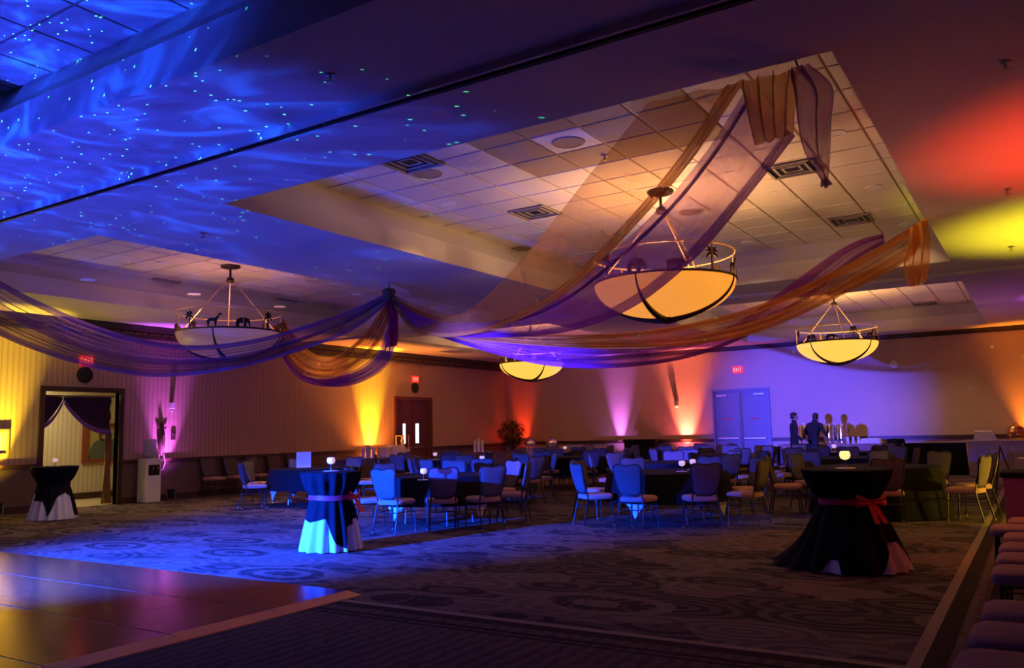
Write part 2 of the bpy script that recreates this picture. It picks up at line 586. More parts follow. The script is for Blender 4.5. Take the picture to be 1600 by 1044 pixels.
# ceiling: soffit bands with six recessed trays
TX = ((-15.25, -10.3), (-7.77, -1.06))
TY = ((-5.8, 3.70), (6.12, 15.6), (18.0, 26.45))
xs = [XL-0.15, TX[0][0], TX[0][1], TX[1][0], TX[1][1], XR+0.15]
ys = [YF-0.15, TY[0][0], TY[0][1], TY[1][0], TY[1][1], TY[2][0], TY[2][1], YB+0.15]
cb = MB()
TH = 0.06
FORE_X0 = -7.98     # the front tray starts a little further left
for i in range(5):
    for j in range(7):
        if i % 2 == 1 and j % 2 == 1:
            continue
        xj = list(xs)
        if j == 1:
            xj[3] = FORE_X0
        cb.box(xj[i], xj[i+1], ys[j], ys[j+1], H, H+TH)
ceil = struct('ceiling', cb, M_CEIL, 'smooth plaster soffits of the ballroom ceiling')

TS = 0.658
dark_tiles = set()
tile_n = 0


def tray(ix, iy, tiles):
    (x0, x1), (y0, y1) = TX[ix], TY[iy]
    if ix == 1 and iy == 0:
        x0 = FORE_X0
    d = 0.2
    zl = 4.45
    side = MB()
    prof = [(0, H+TH-0.001), (0, zl), (0.035, zl), (d, HT), (d, HT+0.03)]
    rings = []
    for o, z in prof:
        rings.append([(x0-o, y0-o, z), (x1+o, y0-o, z), (x1+o, y1+o, z), (x0-o, y1+o, z)])
    side.loft(rings, caps=False)
    side.f = [tuple(reversed(q)) for q in side.f]
    nm = ['ceiling', 'front', 'middle', 'back'][iy+1]
    t = struct('ceiling', side, M_CEIL, 'stepped side faces of the %s %s recessed ceiling tray' % (nm, ['left', 'right'][ix]))
    X0, X1, Y0, Y1 = x0-d, x1+d, y0-d, y1+d
    MB().box(X0, X1, Y0, Y1, HT+0.012, HT+0.03).build('grid_backing', M_GRID, t)
    if not tiles:
        return t
    gx = [X0]
    g = -1.44 if ix == 1 else -10.55
    lines = sorted(g-k*TS for k in range(0, 40) if X0+0.05 < g-k*TS < X1-0.05)
    gx = [X0] + lines + [X1]
    lines = [7.95+k*TS for k in range(-40, 40) if Y0+0.05 < 7.95+k*TS < Y1-0.05]
    gy = [Y0] + lines + [Y1]
    cache = {}
    gap = 0.028
    for i in range(len(gx)-1):
        for j in range(len(gy)-1):
            a, b = gx[i+1]-gx[i], gy[j+1]-gy[j]
            cxx, cyy = (gx[i]+gx[i+1])/2, (gy[j]+gy[j+1])/2
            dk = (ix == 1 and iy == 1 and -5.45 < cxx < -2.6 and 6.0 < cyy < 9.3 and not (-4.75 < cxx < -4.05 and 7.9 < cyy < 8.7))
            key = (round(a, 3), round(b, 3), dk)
            if key not in cache:
                p = a/2-gap/2; q = b/2-gap/2
                cache[key] = MB().loft([[(-p, -q, 0.014), (-p, q, 0.014), (p, q, 0.014), (p, -q, 0.014)],
                                        [(-p, -q, 0.004), (-p, q, 0.004), (p, q, 0.004), (p, -q, 0.004)],
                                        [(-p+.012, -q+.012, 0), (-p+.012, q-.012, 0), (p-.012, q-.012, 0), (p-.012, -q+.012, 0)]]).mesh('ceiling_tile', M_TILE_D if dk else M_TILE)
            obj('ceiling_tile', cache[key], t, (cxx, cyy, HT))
    return t


for iy in range(3):
    for ix in range(2):
        tray(ix, iy, not (ix == 0 and iy == 0))

# folding-wall tracks in the soffits
for k, ty in enumerate((4.95, 16.9)):
    tk = MB()
    tk.box(XL, XR, ty-0.075, ty+0.075, H-0.012, H+0.0)
    for o in (-0.045, 0.045):
        tk.box(XL, XR, ty+o-0.015, ty+o+0.015, H-0.03, H-0.012)
    t = struct('trim_%d' % (4+k), tk, M_BLACKM, 'black folding wall track running across the ceiling' if k == 0 else 'thin dark track across the far soffit')
    MB().box(XL, XR, ty-0.105, ty-0.075, H-0.06, H).build('track_flange', M_CEIL, t)
    MB().box(XL, XR, ty+0.075, ty+0.105, H-0.03, H).build('track_flange', M_CEIL, t)

# ------------------------------------------------------------------ doors
M_PANE = mat('bright_pane', (0.7, 0.85, 0.9), 0.2, emit=(0.75, 0.95, 1.0), estr=1.6)
# dark double door of the left wall
d2 = MB()
d2.box(XL-0.02, XL+0.05, DB0-0.09, DB0, 0, DBH+0.09).box(XL-0.02, XL+0.05, DB1, DB1+0.09, 0, DBH+0.09).box(XL-0.02, XL+0.05, DB0, DB1, DBH, DBH+0.09)
d2o = struct('door_2', d2, M_MAROON, 'closed maroon double door with two narrow bright windows')
mid = (DB0+DB1)/2
for s in (0, 1):
    a, b = (DB0, mid-0.005) if s == 0 else (mid+0.005, DB1)
    wa, wb_ = (a+0.40, a+0.56) if s == 0 else (a+0.16, a+0.36)
    lf = MB()
    lf.box(XL-0.09, XL-0.04, a, wa, 0.01, DBH).box(XL-0.09, XL-0.04, wb_, b, 0.01, DBH).box(XL-0.09, XL-0.04, wa, wb_, 0.01, 1.12).box(XL-0.09, XL-0.04, wa, wb_, 1.78, DBH)
    lo = lf.build('door_leaf', M_MAROON, d2o)
    MB().box(XL-0.07, XL-0.06, wa, wb_, 1.12, 1.78).build('pane', M_PANE, lo)
    MB().tube([(XL-0.04, a+0.1, 0.98), (XL+0.01, a+0.12, 0.98), (XL+0.01, b-0.12, 0.98), (XL-0.04, b-0.1, 0.98)], 0.018, 6).build('push_bar', M_STEEL, lo)
# open doorway of the left wall
d1 = MB()
d1.box(XL-0.15, XL+0.05, DA0-0.10, DA0, 0, DAH+0.1).box(XL-0.15, XL+0.05, DA1, DA1+0.10, 0, DAH+0.1).box(XL-0.15, XL+0.05, DA0, DA1, DAH, DAH+0.1)
d1o = struct('door_1', d1, M_DARKW, 'open doorway with dark wooden frame leading to a lit hallway')
# blue-lit double door of the back wall
M_DOORG = mat('grey_painted_door', (0.20, 0.20, 0.25), 0.5, var=0.04)
d3 = MB()
d3.box(BD0-0.07, BD0, YB-0.06, YB+0.02, 0, BDH+0.07).box(BD1, BD1+0.07, YB-0.06, YB+0.02, 0, BDH+0.07).box(BD0, BD1, YB-0.06, YB+0.02, BDH, BDH+0.07)
d3o = struct('door_3', d3, M_DOORG, 'closed pale double door with push bars in the back wall')
mid = (BD0+BD1)/2
for s in (0, 1):
    a, b = (BD0, mid-0.005) if s == 0 else (mid+0.005, BD1)
    lo = MB().box(a, b, YB+0.01, YB+0.06, 0.01, BDH).build('door_leaf', M_DOORG, d3o)
    MB().cbox(a+0.06, b-0.10, YB-0.06, YB+0.01, 1.0, 1.07, 0.015).build('push_bar', M_STEEL, lo)
    MB().box(a+0.30, b-0.28, YB+0.004, YB+0.01, 1.66, 1.70).build('notice', mat('red_notice', (0.6, 0.05, 0.05), 0.6), lo)
    hx = b-0.03 if s == 0 else a+0.03
    MB().tube([(hx, YB+0.005, 0.3), (hx, YB+0.005, 2.5)], 0.014, 6).build('vertical_rod', M_STEEL, lo)
    MB().cbox(a+(0.1 if s == 0 else 0.45), b-(0.45 if s == 0 else 0.1), YB-0.05, YB+0.01, 2.46, 2.52, 0.01).build('door_closer', M_STEEL, lo)

# hallway beyond the open doorway
HX = XL-2.6
hall = struct('wall_hall', MB().box(HX-0.1, HX, 5.5, 15.5, 0, 3.2), M_HALL, 'striped cream hallway wall seen through the doorway')
MB().box(HX, HX+0.02, 5.5, 15.5, 0, 0.16).build('baseboard', M_DARKW, hall)
struct('floor', MB().box(HX, XL-0.15, 5.5, 15.5, -0.1, 0.0), mat('hall_carpet', (0.42, 0.33, 0.2), 0.95, var=0.35, vscale=5), 'patterned pale hallway carpet beyond the doorway')
struct('ceiling', MB().box(HX-0.1, XL-0.15, 5.5, 15.5, 3.0, 3.1), M_CEIL, 'white hallway ceiling beyond the doorway')
struct('wall_hall_end', MB().box(HX-0.1, XL-0.15, 15.5, 15.6, 0, 3.2).box(HX-0.1, XL-0.15, 5.4, 5.5, 0, 3.2), M_HALL, 'end walls of the hallway')
hl = bpy.data.lights.new('hall_light', 'AREA')
hl.energy = 60; hl.color = (1.0, 0.80, 0.42); hl.size = 1.2
hlo = bpy.data.objects.new('hall_light', hl); hlo.location = (XL-1.4, 10.2, 2.98); COL.objects.link(hlo)
ol = thing('ceiling_light', 'round white ceiling light in the hallway beyond the doorway', 'ceiling light', (XL-1.4, 12.6, 2.9))
MB().lathe([(0.16, 0.1), (0.17, 0.06), (0.15, 0.05)], 20).build('rim', M_BRASS, ol)
MB().lathe([(0.15, 0.05), (0.12, 0.01), (0.03, 0)], 20).build('diffuser', mat('hall_lamp_glass', (0.9, 0.85, 0.7), 0.4, emit=(1, 0.8, 0.45), estr=3), ol)
# framed picture in the hall
pq = at_x(164, 692, HX)
pt = thing('framed_picture', 'red framed picture of an elephant hanging in the hallway', 'picture', (HX, pq.y, pq.z))
fr = MB()
for (a, b, c, d) in ((-0.62, 0.62, 0.40, 0.50), (-0.62, 0.62, -0.50, -0.40), (-0.62, -0.46, -0.40, 0.40), (0.46, 0.62, -0.40, 0.40)):
    fr.box(0, 0.05, a, b, c, d)
fr.build('frame', mat('red_wood_frame', (0.26, 0.07, 0.03), 0.5), pt)
MB().box(0, 0.02, -0.47, 0.47, -0.41, 0.41).build('canvas', mat('ochre_canvas', (0.45, 0.36, 0.12), 0.8, var=0.3, vscale=5), pt)
el = [(-0.46, -0.41), (-0.42, -0.2), (-0.3, 0.02), (-0.1, 0.12), (0.1, 0.06), (0.25, 0.1), (0.38, 0.0), (0.46, -0.1), (0.46, -0.41)]
MB().add([(0.022, p, q) for p, q in el], [tuple(range(len(el)))]).build('painted_animal', mat('painted_grey', (0.12, 0.14, 0.10), 0.8), pt)
trk = [(0.026, -0.05+0.14*cos(t*0.35)*(1-t*0.02), 0.16+0.12*sin(t*0.35)*(1-t*0.02)) for t in range(20)]
MB().tube(trk, 0.022, 5).build('painted_trunk', mat('painted_dark', (0.05, 0.06, 0.05), 0.8), pt)
# curtain swags of the doorway


def swag_curtain(y0, y1, ztop, zin, zout, label):
    t = thing('doorway_swag', label, 'curtain', (XL-0.22, 0, 0))
    P, Q = [], []
    n, m = 24, 8
    for i in range(n+1):
        u = i/n
        yy = y0+(y1-y0)*u
        zb = zin+(zout-zin)*u**2.2
        row, r2 = [], []
        for j in range(m+1):
            v = j/m
            z = ztop+(zb-ztop)*v
            row.append((0.03*sin(v*14+u*5), yy, z))
        P.append(row)
        Q.append([(0.04+0.01*sin(u*20), yy, zb+0.02), (0.05, yy, zb-0.04), (0.03, yy, zb-0.09)])
    MB().grid(P).build('swag', mat('dark_plum_drape', (0.05, 0.02, 0.05), 0.8), t, smooth=80)
    MB().grid(Q).build('hem_band', mat('violet_hem', (0.30, 0.12, 0.42), 0.7), t, smooth=80)
    return t


swag_curtain(9.52, 10.06, 2.42, 1.78, 2.34, 'dark plum curtain swag on the left half of the lit doorway')
swag_curtain(11.18, 10.08, 2.42, 1.66, 2.34, 'dark plum curtain swag sweeping to the right side of the lit doorway')
MB().tube([(XL-0.22, DA0-0.02, 2.44), (XL-0.22, DA1+0.02, 2.44)], 0.02, 8).build('curtain_rod', M_BRASS)
tag(bpy.data.objects['curtain_rod'], 'brass curtain rod across the top of the lit doorway', 'curtain rod')
P = []
for i in range(13):
    z = 1.65*(1-i/12)
    w = 0.08+0.05*(i/12)**3
    P.append([(XL-0.30+0.03*sin(j*2.2+i*0.3), 11.20-w+2*w*j/10, max(0.012, z)) for j in range(11)])
tag(MB().grid(P).build('door_curtain', mat('gold_curtain', (0.45, 0.27, 0.07), 0.7), smooth=80), 'gold curtain gathered down the right side of the lit doorway', 'curtain')

# ------------------------------------------------------------------ dance floor
DX1, DY1, PN = -5.42, 5.70, 0.915
df = thing('dance_floor', 'glossy reddish wooden dance floor of square panels with gold edge', 'dance floor', (0, 0, 0))
MB().box(-16.42, DX1, DY1-PN*9, DY1, 0.001, 0.027).build('base_sheet', M_ALU, df)
pm = MB().cbox(0.001, PN-0.001, 0.009, PN-0.009, 0.027, 0.031, 0.001).mesh('panel', M_WOOD)
for i in range(12):
    for j in range(9):
        obj('panel', pm, df, (DX1-(i+1)*PN, DY1-(j+1)*PN, 0))
tm = MB().loft([[(0, 0.004, 0.001), (0, PN-0.004, 0.001)], [(0.17, 0.004, 0.001), (0.17, PN-0.004, 0.001)], [(0.165, 0.004, 0.006), (0.165, PN-0.004, 0.006)], [(0, 0.004, 0.031), (0, PN-0.004, 0.031)]], closed=False, caps=False).mesh('edge_trim', M_TRIM)
for j in range(9):
    obj('edge_trim', tm, df, (DX1, DY1-(j+1)*PN, 0))
tm2 = MB().loft([[(0.004, 0, 0.001), (PN-0.004, 0, 0.001)], [(0.004, 0.05, 0.001), (PN-0.004, 0.05, 0.001)], [(0.004, 0.048, 0.006), (PN-0.004, 0.048, 0.006)], [(0.004, 0, 0.031), (PN-0.004, 0, 0.031)]], closed=False, caps=False).mesh('edge_trim', M_TRIM)
for i in range(12):
    obj('edge_trim', tm2, df, (DX1-(i+1)*PN, DY1, 0))

# ------------------------------------------------------------------ uplights


def uplight(loc, toward, color, watts, label, size=40, blend=1.0, lens=3.0, tilt=0.12, fill=0.06, k=12, fill_color=None, room=False):
    t = thing('uplight', label, 'uplight', loc)
    v = Vector(toward).normalized()
    r = 0.09
    MB().lathe([(r*0.8, 0.05), (r, 0.07), (r, 0.24), (r*1.08, 0.245), (r*1.08, 0.26), (r*0.92, 0.26), (r*0.9, 0.24), (0.02, 0.235)], 16).build('can', M_BLACKM, t, smooth=30)
    side = Vector((-v.y, v.x, 0))
    yk = []
    for s in (-1, 1):
        yk.append(side*s*(r+0.02))
    MB().tube([tuple(yk[0]+Vector((0, 0, 0.2))), tuple(yk[0]+Vector((0, 0, 0.02))), tuple(yk[1]+Vector((0, 0, 0.02))), tuple(yk[1]+Vector((0, 0, 0.2)))], 0.012, 6).build('yoke', M_STEEL, t)
    MB().box(-0.1, 0.1, -0.1, 0.1, 0.0, 0.015).build('foot_plate', M_BLACKM, t)
    MB().lathe([(r*0.85, 0.242), (r*0.5, 0.248), (0.005, 0.25)], 16).build('lens', mat('lens_'+str(color), color, 0.3, emit=color, estr=lens), t)
    l = spot('uplight_lamp', Vector(loc)+Vector((0, 0, 0.29)), Vector(loc)+Vector((0, 0, 0.29))+Vector((v.x*tilt, v.y*tilt, 1)), color, watts*k, size, blend, 0.04)
    if fill:
        spot('uplight_fill', l.location, l.location+(Vector((-v.x, -v.y, 0.1)) if room else Vector((-v.x*0.35, -v.y*0.35, 1))), fill_color or color, watts*k*fill, 125, 0.9, 0.05)  # second wide lamp added to brighten the surroundings of the uplight
    return t


YEL, PUR, RED, ORA = (1.0, 0.72, 0.03), (0.55, 0.10, 0.95), (1.0, 0.045, 0.01), (1.0, 0.28, 0.06)
uplight((XL+0.32, 8.55, 0), (-1, 0, 0), YEL, 260, 'small black uplight throwing yellow at the far left edge', 46, fill=0.05)
uplight((XL+0.30, 12.45, 0), (-1, 0, 0), PUR, 120, 'small black uplight throwing purple beside the water cooler', 42)
uplight((XL+0.32, 19.7, 0), (-1, 0, 0), (1.0, 0.62, 0.02), 330, 'small black uplight throwing yellow beside the maroon double door', 40, fill=0.28, fill_color=(1.0, 0.25, 0.03))
uplight((-16.95, YB-0.3, 0), (0, 1, 0), RED, 70, 'small black uplight throwing red behind the potted ficus', 36)
uplight((-12.85, YB-0.3, 0), (0, 1, 0), (0.62, 0.16, 1.0), 150, 'small black uplight throwing violet on the back wall', 30)
uplight((-10.35, YB-0.3, 0), (0, 1, 0), (1.0, 0.20, 0.11), 260, 'small black uplight throwing orange beside the pale double door', 42, fill=0.12, fill_color=(1.0, 0.12, 0.2))
uplight((XR-0.32, 9.7, 0), (1, 0, 0), RED, 90, 'small black uplight throwing red on the right wall', 70, 1.0, k=11, fill=0.05, fill_color=(1.0, 0.22, 0.06))
uplight((XR-0.32, 13.9, 0), (1, 0, 0), (1.0, 0.85, 0.02), 120, 'small black uplight throwing yellow on the right wall', 74, 1.0, k=12, fill=0.1, fill_color=(1.0, 0.6, 0.06), room=True)
uplight((XR-0.32, 21.6, 0), (1, 0, 0), PUR, 120, 'small black uplight throwing purple on the right wall', 42)
uplight((-0.15, YB-0.3, 0), (0, 1, 0), (1.0, 0.25, 0.015), 100, 'small black uplight throwing orange in the back right corner', 50)

# ------------------------------------------------------------------ chandeliers
M_BOWL_ON = mat('alabaster_lit', (0.55, 0.36, 0.16), 0.4, emit=(1.0, 0.36, 0.04), estr=0.85, var=0.1, vscale=2)
M_BOWL_HOT = mat('alabaster_bright', (0.55, 0.38, 0.14), 0.4, emit=(1.0, 0.56, 0.07), estr=1.15, var=0.1, vscale=2)
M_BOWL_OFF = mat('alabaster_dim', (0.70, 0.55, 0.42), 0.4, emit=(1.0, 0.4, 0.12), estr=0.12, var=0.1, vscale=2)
SIL = {
    'palm': [(-.02, 0), (.02, 0), (.015, .2), (.05, .19), (.10, .14), (.09, .20), (.04, .235), (.12, .24), (.06, .27), (.09, .32), (.03, .29), (0, .34), (-.03, .29), (-.09, .32), (-.06, .27), (-.12, .24), (-.04, .235), (-.09, .20), (-.10, .14), (-.05, .19), (-.015, .2)],
    'giraffe': [(-.12, 0), (-.10, 0), (-.085, .09), (-.01, .10), (.01, 0), (.03, 0), (.05, .11), (.085, .17), (.10, .21), (.14, .20), (.145, .225), (.11, .245), (.09, .25), (.05, .19), (.01, .155), (-.10, .15), (-.14, .10)],
    'elephant': [(-.13, 0), (-.08, 0), (-.075, .06), (0, .06), (.005, 0), (.05, 0), (.055, .08), (.085, .07), (.105, 0), (.125, .005), (.12, .10), (.10, .15), (.04, .17), (-.06, .165), (-.13, .13), (-.145, .05)],
    'rhino': [(-.12, 0), (-.08, 0), (-.07, .05), (.02, .05), (.03, 0), (.065, 0), (.07, .05), (.12, .04), (.145, .06), (.155, .10), (.12, .09), (.08, .12), (0, .135), (-.09, .13), (-.135, .09)],
}


def chandelier(x, y, zr, bowl, watts, label, rot=0.0, lampcol=(1.0, 0.60, 0.28)):
    t = thing('chandelier', label, 'chandelier', (x, y, zr), rot, 'bowl chandeliers in the ceiling trays')
    R = 0.98
    D = 0.50
    prof = [(R*cos(a), -D*sin(a)) for a in [k*pi/2/14 for k in range(14)]] + [(0.01, -D)]
    inner = [(r*0.985, z+0.012) for r, z in reversed(prof[:-1])]
    MB().lathe(prof + [(0.01, -D+0.012)] + inner[0:], 48, caps=False).build('bowl', bowl, t, smooth=60)
    ring = lambda r, z, rad: MB().tube([(r*cos(2*pi*k/48), r*sin(2*pi*k/48), z) for k in range(48)], rad, 6, True)
    ring(R+0.005, 0.0, 0.018).build('rim_ring', M_BRONZE, t, smooth=True)
    ring(R+0.005, 0.38, 0.012).build('upper_ring', M_BRASS, t, smooth=True)
    for k in range(4):
        a = 2*pi*k/4+0.5
        pts, rad = [], []
        for q in range(13):
            b = q/12*pi/2*0.98
            rr, zz = (R+0.012)*cos(b), -(D+0.012)*sin(b)
            pts.append((rr*cos(a), rr*sin(a), zz)); rad.append(0.010+0.055*(q/12)**1.6)
        MB().tube(pts, rad, 6).build('strap', M_BRONZE, t, smooth=True)
    fin = MB()
    fin.lathe([(0.1, -D-0.01), (0.06, -D-0.03), (0.03, -D-0.05), (0.012, -D-0.08)], 12)
    for k in range(4):
        a = 2*pi*k/4+0.5+pi/4
        fin.add([(0.05*cos(a-0.5), 0.05*sin(a-0.5), -D-0.02), (0.05*cos(a+0.5), 0.05*sin(a+0.5), -D-0.02), (0.26*cos(a), 0.26*sin(a), -D+0.07), (0.04*cos(a), 0.04*sin(a), -D-0.045)], [(0, 1, 2), (0, 2, 3), (1, 3, 2)])
    fin.build('finial', M_BRONZE, t)
    kinds = ['palm', 'elephant', 'giraffe', 'palm', 'rhino', 'giraffe', 'palm', 'elephant', 'rhino', 'palm', 'giraffe', 'elephant']
    for k, kd in enumerate(kinds):
        a = 2*pi*k/len(kinds)
        o = MB().prism([(p, q+0.015) for p, q in SIL[kd]], -0.004, 0.004).build({'palm': 'palm_cutout', 'elephant': 'elephant_cutout', 'giraffe': 'giraffe_cutout', 'rhino': 'rhino_cutout'}[kd], M_BRONZE, t)
        o.location = (R*cos(a), R*sin(a), 0); o.rotation_euler = (0, 0, a+pi/2)
    for k in range(6):
        a = 2*pi*(k+0.5)/6
        MB().tube([(R*cos(a), R*sin(a), 0), (R*cos(a), R*sin(a), 0.38)], 0.012, 6).build('post', M_BRASS, t)
    top = HT-zr-0.004
    for k in range(3):
        a = 2*pi*k/3+0.3
        MB().tube([(R*cos(a)*0.97, R*sin(a)*0.97, 0.0), (0.05*cos(a), 0.05*sin(a), top-0.28)], 0.012, 6).build('hanging_rod', M_BRASS, t)
    MB().lathe([(0.06, top-0.33), (0.085, top-0.3), (0.06, top-0.24), (0.022, top-0.22), (0.022, top-0.05), (0.17, top-0.04), (0.19, top-0.015), (0.16, top)], 20).build('canopy', M_BRONZE, t, smooth=30)
    if watts:
        l = bpy.data.lights.new('chandelier_lamp', 'POINT')
        l.energy = watts*1.25; l.color = lampcol; l.shadow_soft_size = 0.12
        o = bpy.data.objects.new('chandelier_lamp', l); o.location = (x, y, zr-0.17); COL.objects.link(o)
    return t


chandelier(-4.30, 10.85, 3.45, M_BOWL_ON, 165, 'large lit bowl chandelier hanging in the nearest right ceiling tray', 1.07)
chandelier(-13.15, 10.55, 3.45, M_BOWL_OFF, 18, 'unlit bowl chandelier on the left behind the purple drape', 0.1, (1.0, 0.42, 0.34))
chandelier(-4.22, 22.2, 3.48, M_BOWL_HOT, 100, 'glowing bowl chandelier on the right above the back of the room', 0.6)
chandelier(-13.05, 21.75, 3.50, M_BOWL_HOT, 100, 'glowing bowl chandelier at the back above the potted ficus', 0.45)

# ------------------------------------------------------------------ ceiling fittings


def vent(px, py, label):
    p = at_z(px, py, HT)
    t = thing('ceiling_vent', label, 'vent', (p.x, p.y, HT-0.03), 0, 'square ceiling diffusers')
    s = 0.31
    for k in range(3):
        a = s-k*0.095; b = a-0.03
        m = MB()
        for (x0, x1, y0, y1) in ((-a, a, -a, -b), (-a, a, b, a), (-a, -b, -b, b), (b, a, -b, b)):
            m.box(x0, x1, y0, y1, 0.0+k*0.006, 0.022)
        m.build('louvre', M_GREYCLOTH, t)
    MB().box(-s, s, -s, s, 0.02, 0.028).build('backing', M_BLACKM, t)


vent(640, 252, 'square dark ceiling vent near the front edge of the main tray')
vent(836, 331, 'square dark ceiling vent in the middle of the main tray')
vent(1238, 263, 'square dark ceiling vent behind the purple drape tail')
vent(1330, 343, 'square dark ceiling vent at the far right of the main tray')
vent(250, 440, 'square dark ceiling vent in the left tray beside the chandelier')
vent(437, 470, 'square dark ceiling vent above the flame shaped gold drape')
vent(1445, 474, 'square dark ceiling vent in the back right tray')


def downlight(px, py, z, label, lit=0.0):
    p = at_z(px, py, z)
    if z == HT and not any(a-0.1 < p.x < b+0.1 and c-0.1 < p.y < d+0.1 for a, b in TX for c, d in TY):
        z = H
        p = at_z(px, py, z)
    t = thing('recessed_light', label, 'downlight', (p.x, p.y, z-0.012), 0, 'recessed downlights')
    MB().lathe([(0.085, 0.004), (0.085, 0), (0.115, 0), (0.12, 0.012), (0.085, 0.012)], 20).build('trim_ring', M_WHITE, t)
    MB().lathe([(0.085, 0.011), (0.04, 0.007), (0.01, 0.006)], 16).build('lens', mat('downlight_lens%d' % int(lit*10), (0.75, 0.7, 0.65), 0.25, emit=(1, 0.75, 0.5), estr=lit), t)
    if lit:
        spot('downlight_lamp', (p.x, p.y, z-0.03), (p.x, p.y, 0), (1.0, 0.60, 0.30), 130*lit, 110, 0.6, 0.05)


for px, py, z, l, lit in ((700, 318, HT, 'recessed light left of centre in the main tray', .5), (1305, 208, HT, 'recessed light beside the purple drape tail', .2),
                          (1168, 379, HT, 'recessed light beyond the large lit chandelier', .2), (1365, 292, HT, 'recessed light on the right of the main tray', 0.0),
                          (1415, 350, HT, 'recessed light at the far right of the main tray', .2), (255, 411, HT, 'recessed light in front of the unlit chandelier', .6),
                          (137, 437, HT, 'recessed light at the far left tray end', .5), (303, 459, HT, 'recessed light left of the unlit chandelier rods', .5),
                          (427, 437, HT, 'recessed light right of the unlit chandelier canopy', .6), (437, 479, HT, 'glowing recessed light above the gold drape end', 1.5),
                          (558, 460, HT, 'recessed light left of the drape knot', .5), (1478, 466, HT, 'recessed light at the end of the back right tray', .5),
                          (1452, 468, HT, 'recessed light near the back wall on the right', .5), (1350, 477, HT, 'recessed light behind the back right chandelier', .5),
                          (4, 302, H, 'recessed light in the soffit at the left edge', .8)):
    downlight(px, py, z, l, lit)


def speaker_grille(px, py, label):
    p = at_z(px, py, HT)
    t = thing('ceiling_speaker', label, 'speaker', (p.x, p.y, HT-0.014), 0, 'round ceiling speakers')
    MB().lathe([(0.16, 0.004), (0.16, 0), (0.19, 0), (0.195, 0.014), (0.16, 0.014)], 24).build('rim', M_TILE_D, t)
    MB().lathe([(0.16, 0.012), (0.1, 0.006), (0.01, 0.005)], 20).build('grille', M_GREYCLOTH, t)


speaker_grille(888, 222, 'round ceiling speaker among the brown ceiling tiles')
speaker_grille(668, 271, 'round ceiling speaker in the dim left part of the main tray')
speaker_grille(1080, 331, 'round ceiling speaker seen through the purple drape')
speaker_grille(815, 388, 'round ceiling speaker near the far left of the main tray')


def sprinkler(px, py, z, label):
    p = at_z(px, py, z)
    t = thing('sprinkler_head', label, 'sprinkler', (p.x, p.y, z), 0, 'ceiling sprinkler heads')
    MB().lathe([(0.045, 0), (0.04, -0.012), (0.012, -0.014), (0.012, -0.05), (0.006, -0.06)], 12).build('stem', M_STEEL, t)
    MB().lathe([(0.035, -0.058), (0.035, -0.064)], 12).build('deflector', M_STEEL, t)


for px, py, z, l in ((945, 243, HT, 'sprinkler head in the main tray beside the drape'), (516, 117, H, 'sprinkler head on the soffit above the black track'),
                     (1570, 97, H, 'sprinkler head on the soffit at the upper right'), (1574, 295, H, 'sprinkler head in the red light on the right'),
                     (1580, 385, H, 'sprinkler head in the yellow light on the right'), (318, 364, H, 'sprinkler head in the blue light on the left'),
                     (583, 437, H, 'sprinkler head above the drape knot'), (1335, 473, HT, 'sprinkler head in the back right tray')):
    sprinkler(px, py, z, l)

# exit signs and wall speakers
M_EXIT = mat('exit_red', (0.6, 0.02, 0.02), 0.5, emit=(1.0, 0.03, 0.02), estr=1.2)
M_EXITB = mat('exit_letter', (0.9, 0.5, 0.4), 0.5, emit=(1.0, 0.35, 0.25), estr=1.6)
STROKES = {'E': [((0, 0), (0, 1)), ((0, 0), (.6, 0)), ((0, .5), (.5, .5)), ((0, 1), (.6, 1))], 'X': [((0, 0), (.6, 1)), ((0, 1), (.6, 0))],
           'I': [((.3, 0), (.3, 1))], 'T': [((.3, 0), (.3, 1)), ((0, 1), (.6, 1))]}


def exit_sign(loc, rotz, label):
    t = thing('exit_sign', label, 'exit sign', loc, rotz)
    MB().cbox(-0.16, 0.16, -0.05, 0, -0.11, 0.11, 0.01).build('case', M_EXIT, t)
    m = MB()
    for k, ch in enumerate('EXIT'):
        ox = -0.125+k*0.068
        for (a, b) in STROKES[ch]:
            m.tube([(ox+a[0]*0.07, -0.053, -0.055+a[1]*0.11), (ox+b[0]*0.07, -0.053, -0.055+b[1]*0.11)], 0.007, 4)
    m.build('letters', M_EXITB, t)


p = at_x(134, 564, XL); exit_sign((XL+0.001, p.y, p.z), pi/2, 'glowing red EXIT sign above the open lit doorway')
p = at_x(648, 593, XL); exit_sign((XL+0.001, p.y, p.z), pi/2, 'glowing red EXIT sign above the maroon double door')
p = at_y(1153, 578, YB); exit_sign((p.x, YB-0.001, p.z), 0, 'red EXIT sign above the pale back double door')


def wall_speaker(p, label):
    t = thing('wall_speaker', label, 'speaker', p)
    t.rotation_euler = (0, pi/2, 0)
    MB().lathe([(0.18, 0), (0.18, 0.03), (0.16, 0.045), (0.15, 0.03)], 28).build('rim', M_BLACKM, t, smooth=30)
    MB().lathe([(0.15, 0.03), (0.09, 0.05), (0.01, 0.055)], 24).build('grille', mat('black_grille', (0.02, 0.015, 0.015), 0.7), t, smooth=30)


p = at_x(132, 586, XL); wall_speaker((XL, p.y, p.z), 'round black wall speaker under the exit sign by the lit doorway')
p = at_x(648, 606, XL); wall_speaker((XL, p.y, p.z), 'round black wall speaker under the exit sign by the maroon doors')

# ------------------------------------------------------------------ sheer ceiling drapes


